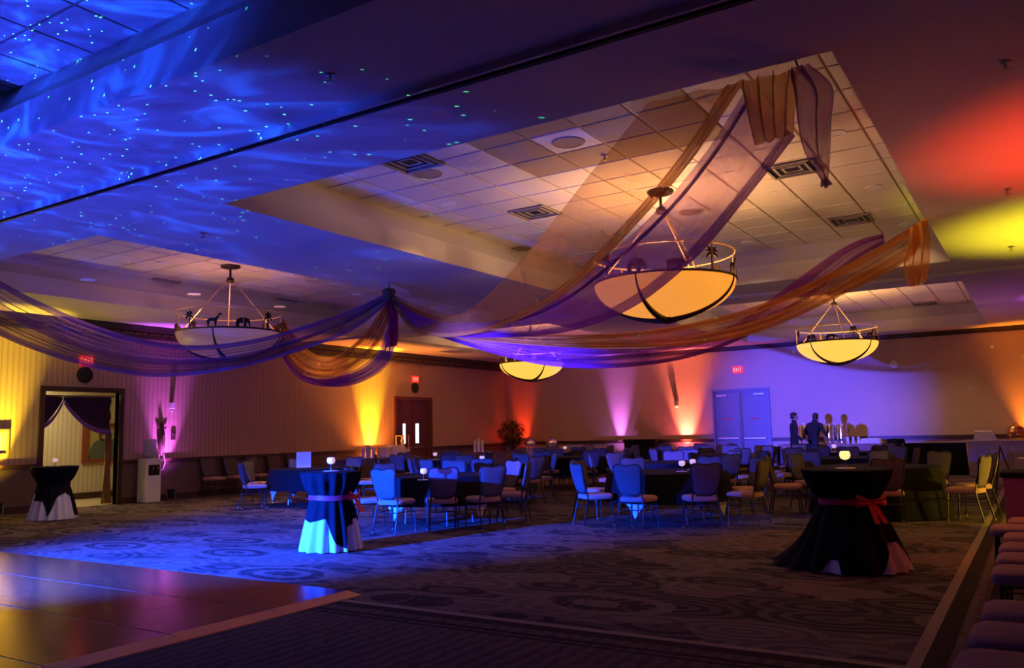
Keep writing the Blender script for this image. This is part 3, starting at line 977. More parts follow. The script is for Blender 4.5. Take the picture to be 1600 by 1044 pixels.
def cr_interp(vals, n):
    """Catmull-Rom through a list of Vectors"""
    out = []
    m = len(vals)
    for i in range(n+1):
        t = i/n*(m-1)
        k = min(int(t), m-2)
        u = t-k
        p0 = vals[max(k-1, 0)]; p1 = vals[k]; p2 = vals[k+1]; p3 = vals[min(k+2, m-1)]
        out.append(0.5*((2*p1)+(-p0+p2)*u+(2*p0-5*p1+4*p2-p3)*u*u+(-p0+3*p1-3*p2+p3)*u*u*u))
    return out


def drape(name, label, rows, m_sheer, m_dense=None, folds=6, amp=0.05, n=70, m=28, seed=1, hook=False, bunch=0.25):
    """rows: (edge A pixel, edge B pixel, depth A, depth B) -> a pleated ribbon of cloth in the room"""
    rnd = random.Random(seed)
    A = cr_interp([at(a[0], a[1], da) for a, b, da, db in rows], n)
    B = cr_interp([at(b[0], b[1], db) for a, b, da, db in rows], n)
    ph = [rnd.uniform(0, 6.28) for _ in range(4)]
    P = []
    for i in range(n+1):
        u = i/n
        a, b = A[i], B[i]
        t = (A[min(i+1, n)]+B[min(i+1, n)]-A[max(i-1, 0)]-B[max(i-1, 0)]).normalized()
        w = (b-a)
        nn = t.cross(w)
        nn = nn.normalized() if nn.length > 1e-6 else Vector((0, 0, 1))
        row = []
        for j in range(m+1):
            v = j/m
            f = sin(2*pi*folds*v+ph[0]+1.5*sin(3*u+ph[1]))+0.5*sin(2*pi*folds*1.7*v+ph[2]+2*sin(2.3*u+ph[3]))
            vv = v+bunch/folds*sin(2*pi*folds*v+ph[3]+2*u)
            vv = min(1, max(0, vv))
            env = sin(pi*min(max(v, 0.0), 1.0))**0.4 if 0 < v < 1 else 0
            row.append(tuple(a+w*vv+nn*f*amp*env))
        P.append(row)
    t = thing(name, label, 'drape', (0, 0, 0))
    c = (A[0]+B[0])/2
    t.location = tuple(c)
    P = [[tuple(Vector(q)-c) for q in r] for r in P]
    MB().grid(P).build('sheer_panel', m_sheer, t, smooth=85)
    if hook:
        q = (A[0]+B[0])/2-c
        e = Vector((c.x, TY[1][0]-0.01, H+0.03))-c
        MB().tube([tuple(q), tuple((q+e)/2+Vector((0, 0, 0.02))), tuple(e)], 0.008, 6).build('hook', M_BLACKM, t)
    if m_dense:
        # gathered, denser edges: a narrow folded strip along one edge (index list of columns)
        e = MB()
        for cols in m_dense[1]:
            strip = []
            for r in P:
                q0, q1 = Vector(r[cols[0]]), Vector(r[cols[1]])
                strip.append([tuple(q0+(q1-q0)*k/6+Vector((0, 0, 0.02*sin(k*2.1)))) for k in range(7)])
            e.grid(strip)
        e.build('gathered_edge', m_dense[0], t, smooth=85)
    return t


HUB = 14.75
drape('sheer_drape', 'gold sheer drape sweeping from the knot up to the upper right soffit edge', [
    ((609, 459), (613, 470), HUB, HUB), ((659, 478), (640, 514), 14.0, 14.0), ((708, 492), (690, 527), 13.1, 13.1), ((748, 474), (760, 518), 12.2, 12.2),
    ((803, 419), (832, 492), 11.2, 11.2), ((870, 338), (905, 446), 10.0, 10.0), ((926, 267), (1005, 345), 8.9, 8.9), ((975, 208), (1085, 250), 7.9, 7.6), ((1012, 160), (1165, 128), 7.0, 6.42)],
    M_GOLD_S, (M_GOLD_D, [(23, 28)]), folds=2, amp=0.012, seed=3, bunch=0.08)
drape('sheer_drape', 'purple sheer drape sweeping from the knot up to the upper right soffit edge', [
    ((611, 462), (613, 474), HUB+.1, HUB+.1), ((650, 490), (650, 518), 13.9, 13.9), ((720, 505), (720, 526), 13.0, 13.0), ((800, 495), (820, 525), 12.0, 12.0),
    ((870, 462), (900, 515), 10.9, 10.9), ((940, 405), (990, 480), 9.9, 9.9), ((1030, 320), (1085, 405), 8.7, 8.7), ((1100, 235), (1165, 312), 7.6, 7.6), ((1160, 140), (1243, 212), 6.55, 6.7)],
    M_PURP_S, (M_PURP_D, [(24, 28), (4, 6)]), folds=2, amp=0.012, seed=5, bunch=0.08)
drape('sheer_drape', 'gold sheer drape rising from the knot to the far right tray corner', [
    ((610, 462), (613, 472), HUB, HUB), ((655, 485), (650, 515), 14.3, 14.3), ((720, 505), (715, 527), 13.9, 13.9), ((800, 522), (800, 537), 13.5, 13.5), ((900, 524), (900, 543), 13.2, 13.2),
    ((1000, 518), (1000, 543), 12.9, 12.9), ((1100, 500), (1100, 537), 12.5, 12.5), ((1200, 470), (1200, 514), 12.1, 12.1), ((1330, 408), (1335, 452), 11.5, 11.5), ((1400, 367), (1424, 402), 11.15, 11.1), ((1446, 342), (1448, 352), 10.95, 10.95)],
    M_GOLD_S, (M_GOLD_D, [(0, 6), (16, 28)]), folds=5, amp=0.03, seed=9)
drape('sheer_drape', 'violet sheer drape rising behind the gold one to the far right tray', [
    ((611, 464), (613, 474), HUB+.2, HUB+.2), ((660, 492), (655, 515), 14.5, 14.5), ((705, 518), (700, 530), 14.3, 14.3), ((770, 527), (760, 549), 14.0, 14.0), ((860, 541), (850, 571), 13.8, 13.8), ((960, 545), (950, 576), 13.6, 13.6),
    ((1050, 540), (1060, 563), 13.4, 13.4), ((1150, 505), (1155, 532), 13.1, 13.1), ((1240, 440), (1255, 475), 12.8, 12.8), ((1325, 383), (1330, 412), 12.5, 12.5), ((1380, 366), (1382, 380), 12.4, 12.4)],
    M_PURP_S, (M_PURP_D, [(0, 8), (20, 28)]), folds=5, amp=0.03, seed=11)
drape('sheer_drape', 'purple sheer drape sagging from the knot past the unlit chandelier', [
    ((604, 459), (603, 467), HUB, HUB), ((560, 480), (556, 497), 14.5, 14.5), ((500, 502), (500, 522), 14.2, 14.2), ((400, 530), (390, 557), 13.9, 13.9), ((300, 540), (285, 570), 13.7, 13.7), ((210, 527), (190, 562), 13.6, 13.6),
    ((129, 500), (94, 534), 13.5, 13.5), ((50, 465), (0, 488), 13.5, 13.5), ((-20, 432), (-60, 450), 13.5, 13.5), ((-115, 428), (-125, 437), 13.55, 13.55)],
    sheer('pale_mauve_organza', (0.40, 0.22, 0.46), 0.36), (M_MAUVE_S, [(0, 5), (21, 28)]), folds=6, amp=0.04, seed=13)
drape('sheer_drape', 'gold sheer drape hanging lowest across the striped left wall', [
    ((603, 464), (604, 474), HUB, HUB), ((556, 494), (560, 510), 14.45, 14.45), ((500, 520), (500, 537), 14.1, 14.1), ((390, 555), (375, 574), 13.8, 13.8), ((285, 568), (270, 588), 13.6, 13.6), ((190, 560), (185, 583), 13.5, 13.5),
    ((94, 532), (94, 561), 13.4, 13.4), ((0, 487), (0, 525), 13.4, 13.4), ((-60, 450), (-70, 480), 13.45, 13.45), ((-120, 432), (-125, 441), 13.5, 13.5)],
    sheer('bronze_organza', (0.42, 0.25, 0.28), 0.45), (M_MAUVE_S, [(20, 28)]), folds=6, amp=0.04, seed=15)
drape('sheer_drape', 'gold sheer drape looping from the knot back to the left tray', [
    ((605, 466), (612, 474), HUB, HUB+.1), ((590, 490), (602, 512), 15.4, 15.3), ((560, 530), (580, 556), 16.3, 16.2), ((522, 556), (530, 588), 17.2, 17.1), ((490, 552), (485, 590), 18.2, 18.2), ((466, 530), (456, 570), 19.0, 19.0),
    ((450, 512), (437, 540), 19.6, 19.6), ((444, 500), (428, 520), 20.0, 20.0), ((442, 493), (436, 495), 20.3, 20.3)],
    M_GOLD_S, (M_GOLD_D, [(0, 6), (18, 24)]), folds=5, amp=0.06, seed=17)
drape('sheer_drape', 'violet blue sheer drape looping below the knot on its outer edge', [
    ((612, 470), (622, 478), HUB, HUB), ((606, 510), (620, 525), 15.3, 15.2), ((585, 555), (607, 570), 16.1, 16.0), ((545, 582), (565, 597), 17.0, 16.9), ((500, 588), (515, 603), 17.9, 17.9), ((465, 572), (470, 592), 18.8, 18.8), ((440, 535), (442, 555), 19.6, 19.6), ((432, 505), (430, 512), 20.2, 20.2)],
    M_PURP_S, (M_PURP_D, [(4, 24)]), folds=4, amp=0.06, seed=19)
drape('drape_tail', 'short crimson drape tail hanging straight down from the knot', [
    ((602, 470), (620, 470), HUB-.1, HUB-.1), ((606, 500), (622, 500), HUB-.1, HUB-.1), ((605, 525), (623, 525), HUB-.1, HUB-.1), ((606, 543), (621, 540), HUB-.1, HUB-.1)],
    sheer('crimson_organza', (0.45, 0.03, 0.12), 0.8), None, folds=3, amp=0.05, n=20, m=14, seed=21)
drape('drape_tail', 'bright gold drape end folded over the upper right soffit edge', [
    ((1150, 127), (1247, 107), 6.42, 6.3), ((1158, 155), (1244, 140), 6.4, 6.3), ((1168, 190), (1242, 178), 6.38, 6.3), ((1178, 228), (1240, 208), 6.36, 6.3)],
    M_GOLD_D, None, folds=4, amp=0.05, n=24, m=30, seed=23)
drape('drape_tail', 'purple drape tail hanging off the upper right tray corner', [
    ((1232, 108), (1262, 102), 6.3, 6.3), ((1238, 150), (1300, 138), 6.27, 6.2), ((1244, 190), (1299, 190), 6.25, 6.15), ((1258, 240), (1297, 245), 6.22, 6.15), ((1287, 288), (1294, 293), 6.2, 6.15)],
    M_PURP_D, None, folds=2, amp=0.04, n=36, m=24, seed=25, hook=True)
drape('drape_tail', 'gold drape tail hanging at the far right tray corner', [
    ((1420, 358), (1448, 340), 10.95, 10.9), ((1418, 385), (1452, 375), 10.95, 10.9), ((1412, 415), (1452, 410), 10.95, 10.9), ((1416, 440), (1448, 435), 10.95, 10.9), ((1424, 448), (1440, 446), 10.95, 10.9)],
    M_GOLD_D, None, folds=3, amp=0.06, n=24, m=20, seed=27)
drape('drape_tail', 'bright gold drape end coloured to look lit by a ceiling light', [
    ((433, 489), (444, 488), 20.2, 20.2), ((428, 502), (449, 500), 20.0, 20.2), ((425, 515), (449, 514), 19.9, 20.2), ((427, 528), (444, 524), 19.9, 20.2)],
    sheer('lit_gold_organza', (0.95, 0.55, 0.08), 0.85), None, folds=3, amp=0.06, n=20, m=20, seed=29)  # brighter gold stands in for the downlight's glow on the cloth
# knot from which the drapes fan out
hp = at(608, 461, HUB)
kn = thing('drape_knot', 'dark gathered knot where all the ceiling drapes meet', 'knot', (hp.x, hp.y, hp.z))
m = MB()
rr = []
for k, (r, z) in enumerate(((0.03, -0.16), (0.10, -0.12), (0.13, -0.05), (0.09, 0.0), (0.12, 0.05), (0.09, 0.10), (0.02, 0.13))):
    rr.append([(r*(1+0.15*sin(5*a))*cos(a), r*(1+0.15*sin(5*a))*sin(a), z) for a in [2*pi*i/24 for i in range(24)]])
m.loft(rr).build('bundle', mat('knot_cloth', (0.10, 0.06, 0.04), 0.8), kn, smooth=60)
MB().tube([(0, 0, 0.1), (0, 0, H-hp.z)], 0.008, 6).build('cord', M_BLACKM, kn)

# ------------------------------------------------------------------ banquet chair


def outline_back():
    pts = []
    half = [(0.0, 0.50), (0.10, 0.503), (0.155, 0.535), (0.175, 0.60), (0.19, 0.70), (0.205, 0.80), (0.212, 0.86), (0.205, 0.895), (0.175, 0.918), (0.13, 0.925), (0.08, 0.918), (0.03, 0.908), (0, 0.905)]
    right = half[:-1]
    left = [(-x, z) for x, z in reversed(half[1:])]
    return right + left[0:]


def lean(z):
    return -0.17 - 0.20*(z-0.45) - 0.02*sin((z-0.5)*6)


def make_chair():
    t = thing('banquet_chair', 'x', 'chair')
    # seat cushion (superellipse layers)
    rings = []
    for s, z in ((0.86, 0.405), (0.97, 0.412), (1.0, 0.43), (1.0, 0.45), (0.97, 0.47), (0.88, 0.482), (0.55, 0.488), (0.05, 0.49)):
        ring = []
        for i in range(28):
            a = 2*pi*i/28
            c, s2 = cos(a), sin(a)
            e = 2/5
            x = 0.225*s*math.copysign(abs(c)**e, c); yv = 0.225*s*math.copysign(abs(s2)**e, s2)
            x *= 1+0.12*yv/0.225*0.5
            ring.append((x, yv+0.02, z))
        rings.append(ring)
    MB().loft(rings).build('seat', M_FABRIC, t, smooth=50)
    o = outline_back()
    n = len(o)
    cx_, cz_ = 0, 0.71
    R = []
    for s, dy in ((0.90, 0.028), (0.985, 0.022), (1.0, 0.0), (0.985, -0.018), (0.90, -0.024), (0.4, -0.026)):
        R.append([(x*s, lean(cz_+(z-cz_)*s)+dy, cz_+(z-cz_)*s) for x, z in o])
    MB().loft(R).build('backrest', M_FABRICB, t, smooth=50)
    fr = [(x*1.04, lean(z)-0.004, cz_+(z-cz_)*1.035) for x, z in o]
    MB().tube(fr, 0.012, 6, True).build('back_frame', M_FRAMEC, t, smooth=60)
    for sx in (-1, 1):
        lg = MB().tube([(sx*0.195, 0.19, 0.41), (sx*0.205, 0.205, 0.2), (sx*0.212, 0.215, 0.0)], 0.012, 6).build('leg', M_FRAMEC, t, smooth=60)
        MB().lathe([(0.014, 0), (0.017, 0.004), (0.017, 0.03), (0.013, 0.034)], 8, (sx*0.212, 0.215, 0.0)).build('foot_cap', M_CHROME, lg)
        lg = MB().tube([(sx*0.17, lean(0.56), 0.56), (sx*0.18, -0.175, 0.44), (sx*0.195, -0.20, 0.3), (sx*0.205, -0.27, 0.0)], 0.012, 6).build('leg', M_FRAMEC, t, smooth=60)
        MB().lathe([(0.014, 0), (0.017, 0.004), (0.017, 0.03), (0.013, 0.034)], 8, (sx*0.205, -0.27, 0.0)).build('foot_cap', M_CHROME, lg)
    MB().tube([(-0.20, 0.195, 0.3), (-0.19, -0.20, 0.3), (0.19, -0.20, 0.3), (0.20, 0.195, 0.3)], 0.008, 5).build('stretcher', M_FRAMEC, t)
    return t


chair0 = make_chair()
first_chair = [True]
chair_list = []


def place_chair(x, y, face, label, group, simple=False, z=0.0):
    if first_chair[0]:
        c = chair0; first_chair[0] = False
    else:
        c = copy_tree(chair0, None, ('foot_cap', 'stretcher') if simple else ())
    c.location = (x, y, z)
    c.rotation_euler = (0, 0, face-pi/2)
    tag(c, label, 'chair', group)
    return c


# ------------------------------------------------------------------ round tables, cloths, chairs
VDIR = atan2(_f.y, _f.x)
POS = ['far', 'far left', 'left', 'near left', 'near', 'near right', 'right', 'far right']


def pos_word(a, used):
    """direction of a seat as seen by the viewer"""
    d = (a-VDIR) % (2*pi)          # 0 = far side, pi/2 = left
    k = int(round(d/(pi/4))) % 8
    for off in (0, 1, -1, 2, -2, 3, -3, 4):
        w = POS[(k+off) % 8]
        if w not in used:
            used.add(w)
            return w


def table_leg_set(t, R, h):
    for a in (0.6, 2.5, 3.7, 5.6):
        MB().tube([(R*0.55*cos(a), R*0.55*sin(a), h-0.03), (R*0.6*cos(a), R*0.6*sin(a), 0.0)], 0.014, 6).build('leg', M_STEEL, t)


def cloth_mesh(R, h, drop, flare, folds, amp, n=96, sq=None, hem_to=None):
    """round table cloth: flat top then hanging folds. sq = half side of a square cloth"""
    rows = []
    for s in (0.0, 0.5, 0.94, 1.0):
        rows.append([(max(R*s, 0.004)*cos(2*pi*i/n), max(R*s, 0.004)*sin(2*pi*i/n), h) for i in range(n)])
    K = 7
    for k in range(1, K+1):
        row = []
        for i in range(n):
            a = 2*pi*i/n
            if sq:
                b = ((a+pi/4) % (pi/2))-pi/4
                dd = max(0.02, sq/cos(b)-R)
                corner = abs(b)/(pi/4)
            else:
                dd = drop; corner = 0
            u = k/K
            r = R+0.012+flare*u*dd+amp*u*sin(folds*a+2*sin(a*2))
            row.append((r*cos(a), r*sin(a), max(0.012, h-0.004-dd*u)))
        rows.append(row)
    m = MB()
    m.loft(rows, caps=False)
    return m


def round_table(cx_, cy_, desc, chairs, group, to_floor=False, white=None, R=0.90, simple=False, rc=1.26):
    h = 0.755
    t = thing('round_table', 'round folding banquet table, %s' % desc, 'table', (cx_, cy_, 0), 0, 'round banquet tables')
    MB().lathe([(R-0.01, h-0.025), (R, h-0.02), (R, h-0.004), (R-0.01, h)], 40).build('tabletop', M_DARKW, t)
    table_leg_set(t, R, h)
    hh = h+0.002
    if white is not None:
        w = cloth_mesh(R+0.004, hh, 0, 0.03, 9, 0.006, sq=1.09).build('tablecloth', M_WHTCLOTH, None, (cx_, cy_, 0), white, smooth=60)
        tag(w, 'white square under cloth with hanging corners, %s' % desc, 'tablecloth', 'white square under cloths')
        hh += 0.003
    b = cloth_mesh(R+0.016, hh, 0.735 if to_floor else 0.42, 0.14, 14, 0.022 if white is None else 0.012).build('tablecloth', M_BLKCLOTH, None, (cx_, cy_, 0), 0, smooth=60)
    tag(b, 'black round cloth over the table, %s' % desc, 'tablecloth', 'black round tablecloths')
    used = set()
    for c in chairs:
        a, r = (c, rc) if not isinstance(c, tuple) else c
        a = radians(a)
        jit = random.uniform(-0.12, 0.12)
        w = pos_word(a, used)
        place_chair(cx_+r*cos(a), cy_+r*sin(a), a+pi+jit, 'banquet chair, %s side of the table %s' % (w, desc), group, simple)
    return hh+0.001


TABLES = {}
h1 = round_table(-8.25, 10.75, 'nearest blue lit one', [-113, -83, (-50, 1.16), -20, (22, 1.2), 70, 118, 165], 'chairs at the nearest blue lit table', white=0.62)
h2 = round_table(-4.95, 12.25, 'beneath the large chandelier', [(180, 1.3), -128, -88, -47, -5, (42, 1.25), 85, 135], 'chairs at the table beneath the large chandelier', white=0.62)
h3 = round_table(-2.25, 14.2, 'behind the dark cocktail table', [-76, (-22, 1.38), (18, 1.40), 62, 150, 195], 'chairs at the table behind the dark cocktail table', to_floor=True, rc=1.36)
h4 = round_table(-13.1, 12.75, 'near the striped left wall', [200, 245, 150, 60, 100, 20], 'chairs at the table near the striped left wall', white=0.5)
h5 = round_table(-6.25, 15.75, 'behind the chandelier table', [215, 160, 110, 60, 15, (-28, 1.4)], 'chairs at the table behind the chandelier table', to_floor=True, simple=True, rc=1.36)
h6 = round_table(-9.9, 14.4, 'second back from the blue one', [-100, -55, -10, 40, 90, 140, 190, 232], 'chairs at the second table back from the blue one', simple=True)
h7 = round_table(-13.3, 17.2, 'in front of the yellow uplight', [-90, -40, 10, 60, 110, 160, 215], 'chairs at the table in front of the yellow uplight', simple=True)
h8 = round_table(-3.6, 17.9, 'right of centre toward the back', [-95, -50, 0, 45, 90, 135, 180, 225], 'chairs right of centre toward the back', simple=True)
h9 = round_table(-10.2, 18.9, 'in front of the potted ficus', [-90, -45, 0, 45, 90, 135, 180, 225], 'chairs at the table in front of the ficus', simple=True)
h10 = round_table(-6.9, 20.0, 'in front of the orange uplight', [-90, -45, 0, 45, 90, 135, 180, 225], 'chairs at the table in front of the orange uplight', simple=True)
h11 = round_table(-9.0, 23.6, 'nearest the pale double door', [-90, -45, 0, 45, 90, 135, 180, 225], 'chairs at the table nearest the pale double door', simple=True)
h12 = round_table(-12.6, 22.9, 'by the violet uplight', [-90, -45, 0, 45, 90, 135, 180, 225], 'chairs at the table by the violet uplight', simple=True)
h13 = round_table(-4.3, 21.4, 'in front of the two people', [-90, -40, 0, 45, 135, 180, 225], 'chairs at the table in front of the two people', simple=True)

# chairs lined up along the left wall
for k, yy in enumerate((13.6, 14.3, 15.0, 15.7, 16.4)):
    place_chair(XL+0.36, yy, random.uniform(-0.1, 0.1), 'dim banquet chair against the left wall, %s from the water cooler' % ['first', 'second', 'third', 'fourth', 'fifth'][k], 'chairs lined along the left wall')
# row of chairs along the right wall, seats toward the room
words = ['first', 'second', 'third', 'fourth', 'fifth', 'sixth', 'seventh', 'eighth', 'ninth', 'tenth']
for k, yy in enumerate((3.85, 4.42, 4.98)):
    place_chair(-0.13+0.02*k, yy, pi+random.uniform(-0.05, 0.05), 'banquet chair with brown seat, %s from the viewer on the right' % words[k], 'chairs along the right wall')
for k, yy in enumerate((6.25, 6.85, 7.45, 8.1, 8.75, 9.4)):
    place_chair(-0.10-(0.12 if k == 4 else 0), yy, pi+random.uniform(-0.05, 0.05), 'banquet chair with brown seat, %s from the viewer on the right' % words[k+3], 'chairs along the right wall')

# ------------------------------------------------------------------ candle goblets
M_GLOWW = mat('candle_glass_cool', (0.8, 0.7, 0.75), 0.3, emit=(0.95, 0.58, 0.66), estr=0.55)
M_GLOWY = mat('candle_glass_warm', (0.85, 0.7, 0.4), 0.3, emit=(1.0, 0.72, 0.25), estr=1.3)


def candle(x, y, z, label, glow, s=1.0):
    t = thing('candle_goblet', label, 'candle holder', (x, y, z))
    MB().lathe([(0.10*s, 0), (0.105*s, 0.002), (0.10*s, 0.005), (0.005, 0.006)], 18).build('doily', M_WHTCLOTH, t)
    MB().lathe([(0.036*s, 0.005), (0.034*s, 0.01), (0.009*s, 0.018), (0.008*s, 0.08*s), (0.014*s, 0.095*s)], 14).build('stem', M_CHROME, t, smooth=40)
    MB().lathe([(0.012*s, 0.09*s), (0.045*s, 0.105*s), (0.056*s, 0.135*s), (0.052*s, 0.165*s), (0.042*s, 0.18*s), (0.039*s, 0.178*s), (0.045*s, 0.15*s), (0.02*s, 0.12*s)], 18).build('globe', glow, t, smooth=40)


def at_table(px, py, z):
    return at_z(px, py, z)


for px, py, z, l, g, s in ((662, 750, h1, 'pink glowing candle goblet on the nearest blue lit round table', M_GLOWW, 0.9), (1066, 737, h2, 'left glowing candle goblet on the table beneath the chandelier', M_GLOWW, 0.9),
                           (1083, 734, h2, 'right glowing candle goblet on the table beneath the chandelier', M_GLOWW, 0.9)):
    p = at_table(px, py, z)
    candle(p.x, p.y, z, l, g, s)
for (tx, ty, hz, l) in ((-4.3, 21.4, h13, 'small candle goblet on the table in front of the two people'), (-9.9, 14.4, h6, 'small candle goblet on the second table back from the blue one'),
                        (-12.6, 22.9, h12, 'small candle goblet on the table by the violet uplight'), (-13.3, 17.2, h7, 'small candle goblet on the table in front of the yellow uplight')):
    candle(tx, ty, hz, l, M_GLOWW, 1.0)

# ------------------------------------------------------------------ cocktail tables


def cocktail(x, y, rot, desc, black, train=0.0, htop=0.975, bow=False, r_floor=0.40, sash_col=M_RED, candle_mat=M_GLOWW, rt=0.37, cs=1.0):
    """black: function(angle) -> hem height of the black top cloth"""
    t = thing('cocktail_table', 'tall round cocktail table, %s' % desc, 'table', (x, y, 0), rot, 'cocktail tables')
    MB().lathe([(rt-0.03, htop-0.03), (rt-0.02, htop-0.025), (rt-0.02, htop-0.008), (rt-0.03, htop-0.004)], 32).build('tabletop', M_DARKW, t)
    MB().lathe([(0.035, 0.03), (0.035, htop-0.03)], 12).build('pole', M_STEEL, t)
    MB().lathe([(0.24, 0), (0.25, 0.012), (0.06, 0.03), (0.035, 0.06)], 24).build('base', M_STEEL, t)
    zw = 0.66
    n = 120

    def radius(a, z, off, folds):
        if z > zw:
            u = (z-zw)/(htop-zw)
            r = 0.235+(rt-0.235)*(u**0.75)
            am = 0.018*sin(pi*min(1, u*1.0))+0.006
        else:
            u = (zw-z)/zw
            r = 0.235+(r_floor-0.235)*(u**0.8)
            if train:
                r += train*max(0, cos(a-2.9))**3*u**3
            am = 0.008+0.03*u
        return r+off+am*sin(folds*a+1.3*sin(2*a))

    def cloth(hem, off, folds, m, label, nm):
        rows = [[(0.004*cos(2*pi*i/n), 0.004*sin(2*pi*i/n), htop+off*0.2) for i in range(n)], [((rt-0.01)*cos(2*pi*i/n), (rt-0.01)*sin(2*pi*i/n), htop+off*0.2) for i in range(n)]]
        K = 22
        for k in range(K+1):
            row = []
            for i in range(n):
                a = 2*pi*i/n
                zb = max(0.012, hem(a))
                z = htop-0.006+(zb-htop+0.006)*k/K
                r = radius(a, z, off, folds)
                row.append((r*cos(a), r*sin(a), z))
            rows.append(row)
        o = MB().loft(rows, caps=False).build(nm, m, None, (x, y, 0), rot, smooth=70)
        return tag(o, label, 'tablecloth')
    cloth(lambda a: 0.012, 0.0, 15, M_WHTCLOTH, 'white floor length cloth under the black one, %s' % desc, 'tablecloth')
    cloth(black, 0.012, 15, M_BLKCLOTH, 'black gathered cloth over the cocktail table, %s' % desc, 'tablecloth')
    sh = thing('red_ribbon', 'red ribbon sash tied round the cocktail table, %s' % desc, 'sash', (x, y, zw), rot)
    rows = []
    for k, (dz, o) in enumerate(((-0.032, 0.020), (-0.03, 0.032), (0.03, 0.034), (0.032, 0.020))):
        rows.append([((0.235+o+0.012)*cos(2*pi*i/48), (0.235+o+0.012)*sin(2*pi*i/48), dz+0.006*sin(3*2*pi*i/48)) for i in range(48)])
    MB().loft(rows, caps=False).build('band', sash_col, sh, smooth=60)
    if bow is not False:
        a0 = bow
        c, s2 = cos(a0), sin(a0)
        b = MB()
        for sd in (-1, 1):
            P = []
            for i in range(8):
                u = i/7
                hw = 0.015+0.05*u
                P.append([(0.30+0.03*sin(u*pi)+0.02*(j % 2), sd*0.19*u, -hw+2*hw*j/4+0.02*u) for j in range(5)])
            b.grid([[(c*p[0]-s2*p[1], s2*p[0]+c*p[1], p[2]) for p in r] for r in P])
        for sd in (-0.35, 0.35):
            P = []
            for i in range(8):
                u = i/7
                P.append([(0.30+0.12*u+0.01*(j % 2), sd*(0.05+0.1*u)-0.03+0.06*j/3, -0.19*u) for j in range(4)])
            b.grid([[(c*p[0]-s2*p[1], s2*p[0]+c*p[1], p[2]) for p in r] for r in P])
        b.build('bow', sash_col, sh, smooth=60)
    candle(x, y, htop+0.004, 'glowing candle goblet on the cocktail table, %s' % desc, candle_mat, cs)


def hem_of(lst):
    """piecewise hem height from (angle in degrees as seen by viewer: 0 = facing viewer, + = right) to z"""
    def f(a, x=0, y=0):
        return 0
    return f


def make_hem(x, y, rot, keys):
    va = atan2(-y, -x)       # direction to the viewer in world
    def hem(a):
        d = (a+rot-va+pi) % (2*pi)-pi     # + = counter-clockwise from above = viewer's right
        ks = keys
        if d <= ks[0][0] or d >= ks[-1][0]:
            return ks[0][1]
        for (d0, z0), (d1, z1) in zip(ks, ks[1:]):
            if d0 <= d <= d1:
                return z0+(z1-z0)*(d-d0)/(d1-d0)
    return hem


def kk(*p):
    return [(radians(a), z) for a, z in p]


c1 = (-7.66, 7.75)
cocktail(c1[0], c1[1], 0.0, 'nearest in blue light', make_hem(*c1, 0.0, kk((-180, .3), (-100, .50), (-60, .36), (-25, .40), (-12, .42), (8, .12), (28, .05), (40, .30), (75, .42), (110, .3), (180, .3))), bow=atan2(-c1[1], -c1[0])+1.2, r_floor=0.37, cs=0.95)
c2 = (-1.70, 8.95)
cocktail(c2[0], c2[1], 0.0, 'dark one on the right', make_hem(*c2, 0.0, kk((-180, .05), (-60, .0), (-32, .02), (-27, .13), (-14, .14), (-10, .0), (32, .0), (40, .16), (48, .28), (78, .30), (90, .0), (180, .05))), bow=atan2(-c2[1], -c2[0])+0.75, r_floor=0.52, train=0.30, candle_mat=M_GLOWY, rt=0.42, cs=0.95)
c3 = (-15.72, 8.68)
cocktail(c3[0], c3[1], 0.0, 'at the left before the doorway', make_hem(*c3, 0.0, kk((-180, .5), (-95, .55), (-60, .36), (-30, .36), (-12, .06), (10, .42), (40, .50), (58, .4), (70, .06), (120, .1), (180, .5))), r_floor=0.40, sash_col=M_BLKCLOTH, cs=0.8, rt=0.40)

# ------------------------------------------------------------------ things along the left wall
# water cooler
p = at_x(232, 786, XL+0.32)
wc = thing('water_cooler', 'pale floor standing water cooler with a clear jug on top', 'water cooler', (XL+0.32, p.y, 0))
MB().cbox(-0.17, 0.17, -0.19, 0.19, 0, 1.0, 0.02).build('body', M_WHITE, wc)
MB().lathe([(0.05, 0.98), (0.06, 1.02), (0.145, 1.07), (0.145, 1.15), (0.137, 1.16), (0.145, 1.18), (0.145, 1.29), (0.137, 1.30), (0.145, 1.32), (0.145, 1.42), (0.12, 1.45), (0.01, 1.455)], 24).build('jug', mat('blue_jug', (0.35, 0.4, 0.6), 0.15, var=0.05, alpha=0.7), wc, smooth=40)
MB().cbox(0.17, 0.185, -0.14, 0.14, 0.62, 0.86, 0.006).build('tap_recess', M_BLACKM, wc)
for s in (-0.06, 0.06):
    MB().tube([(0.18, s, 0.80), (0.23, s, 0.80), (0.23, s, 0.76)], 0.012, 6).build('tap', M_CHROME, wc)
# carved wall mask with beads
p = at_x(253, 690, XL+0.04)
mk = thing('wall_mask', 'long carved mask with hanging beads on the purple lit wall', 'mask', (XL, p.y, p.z))
rows = []
for z, w, d in ((0.42, 0.02, 0.03), (0.34, 0.05, 0.05), (0.24, 0.08, 0.08), (0.05, 0.10, 0.10), (-0.10, 0.085, 0.10), (-0.25, 0.05, 0.07), (-0.34, 0.02, 0.04)):
    rows.append([(d*max(0, cos(a))+0.002, w*sin(a), z) for a in [2*pi*i/16 for i in range(16)]])
MB().loft(rows).build('face', mat('carved_wood', (0.12, 0.06, 0.04), 0.6), mk, smooth=60)
MB().prism([(-0.1, 0.3), (0.1, 0.3), (0.14, 0.36), (0.05, 0.34), (0.03, 0.46), (-0.03, 0.46), (-0.05, 0.34), (-0.14, 0.36)], -0.01, 0.01).build('headdress', mat('carved_wood', (0.12, 0.06, 0.04)), mk, (0.03, 0, 0), pi/2)
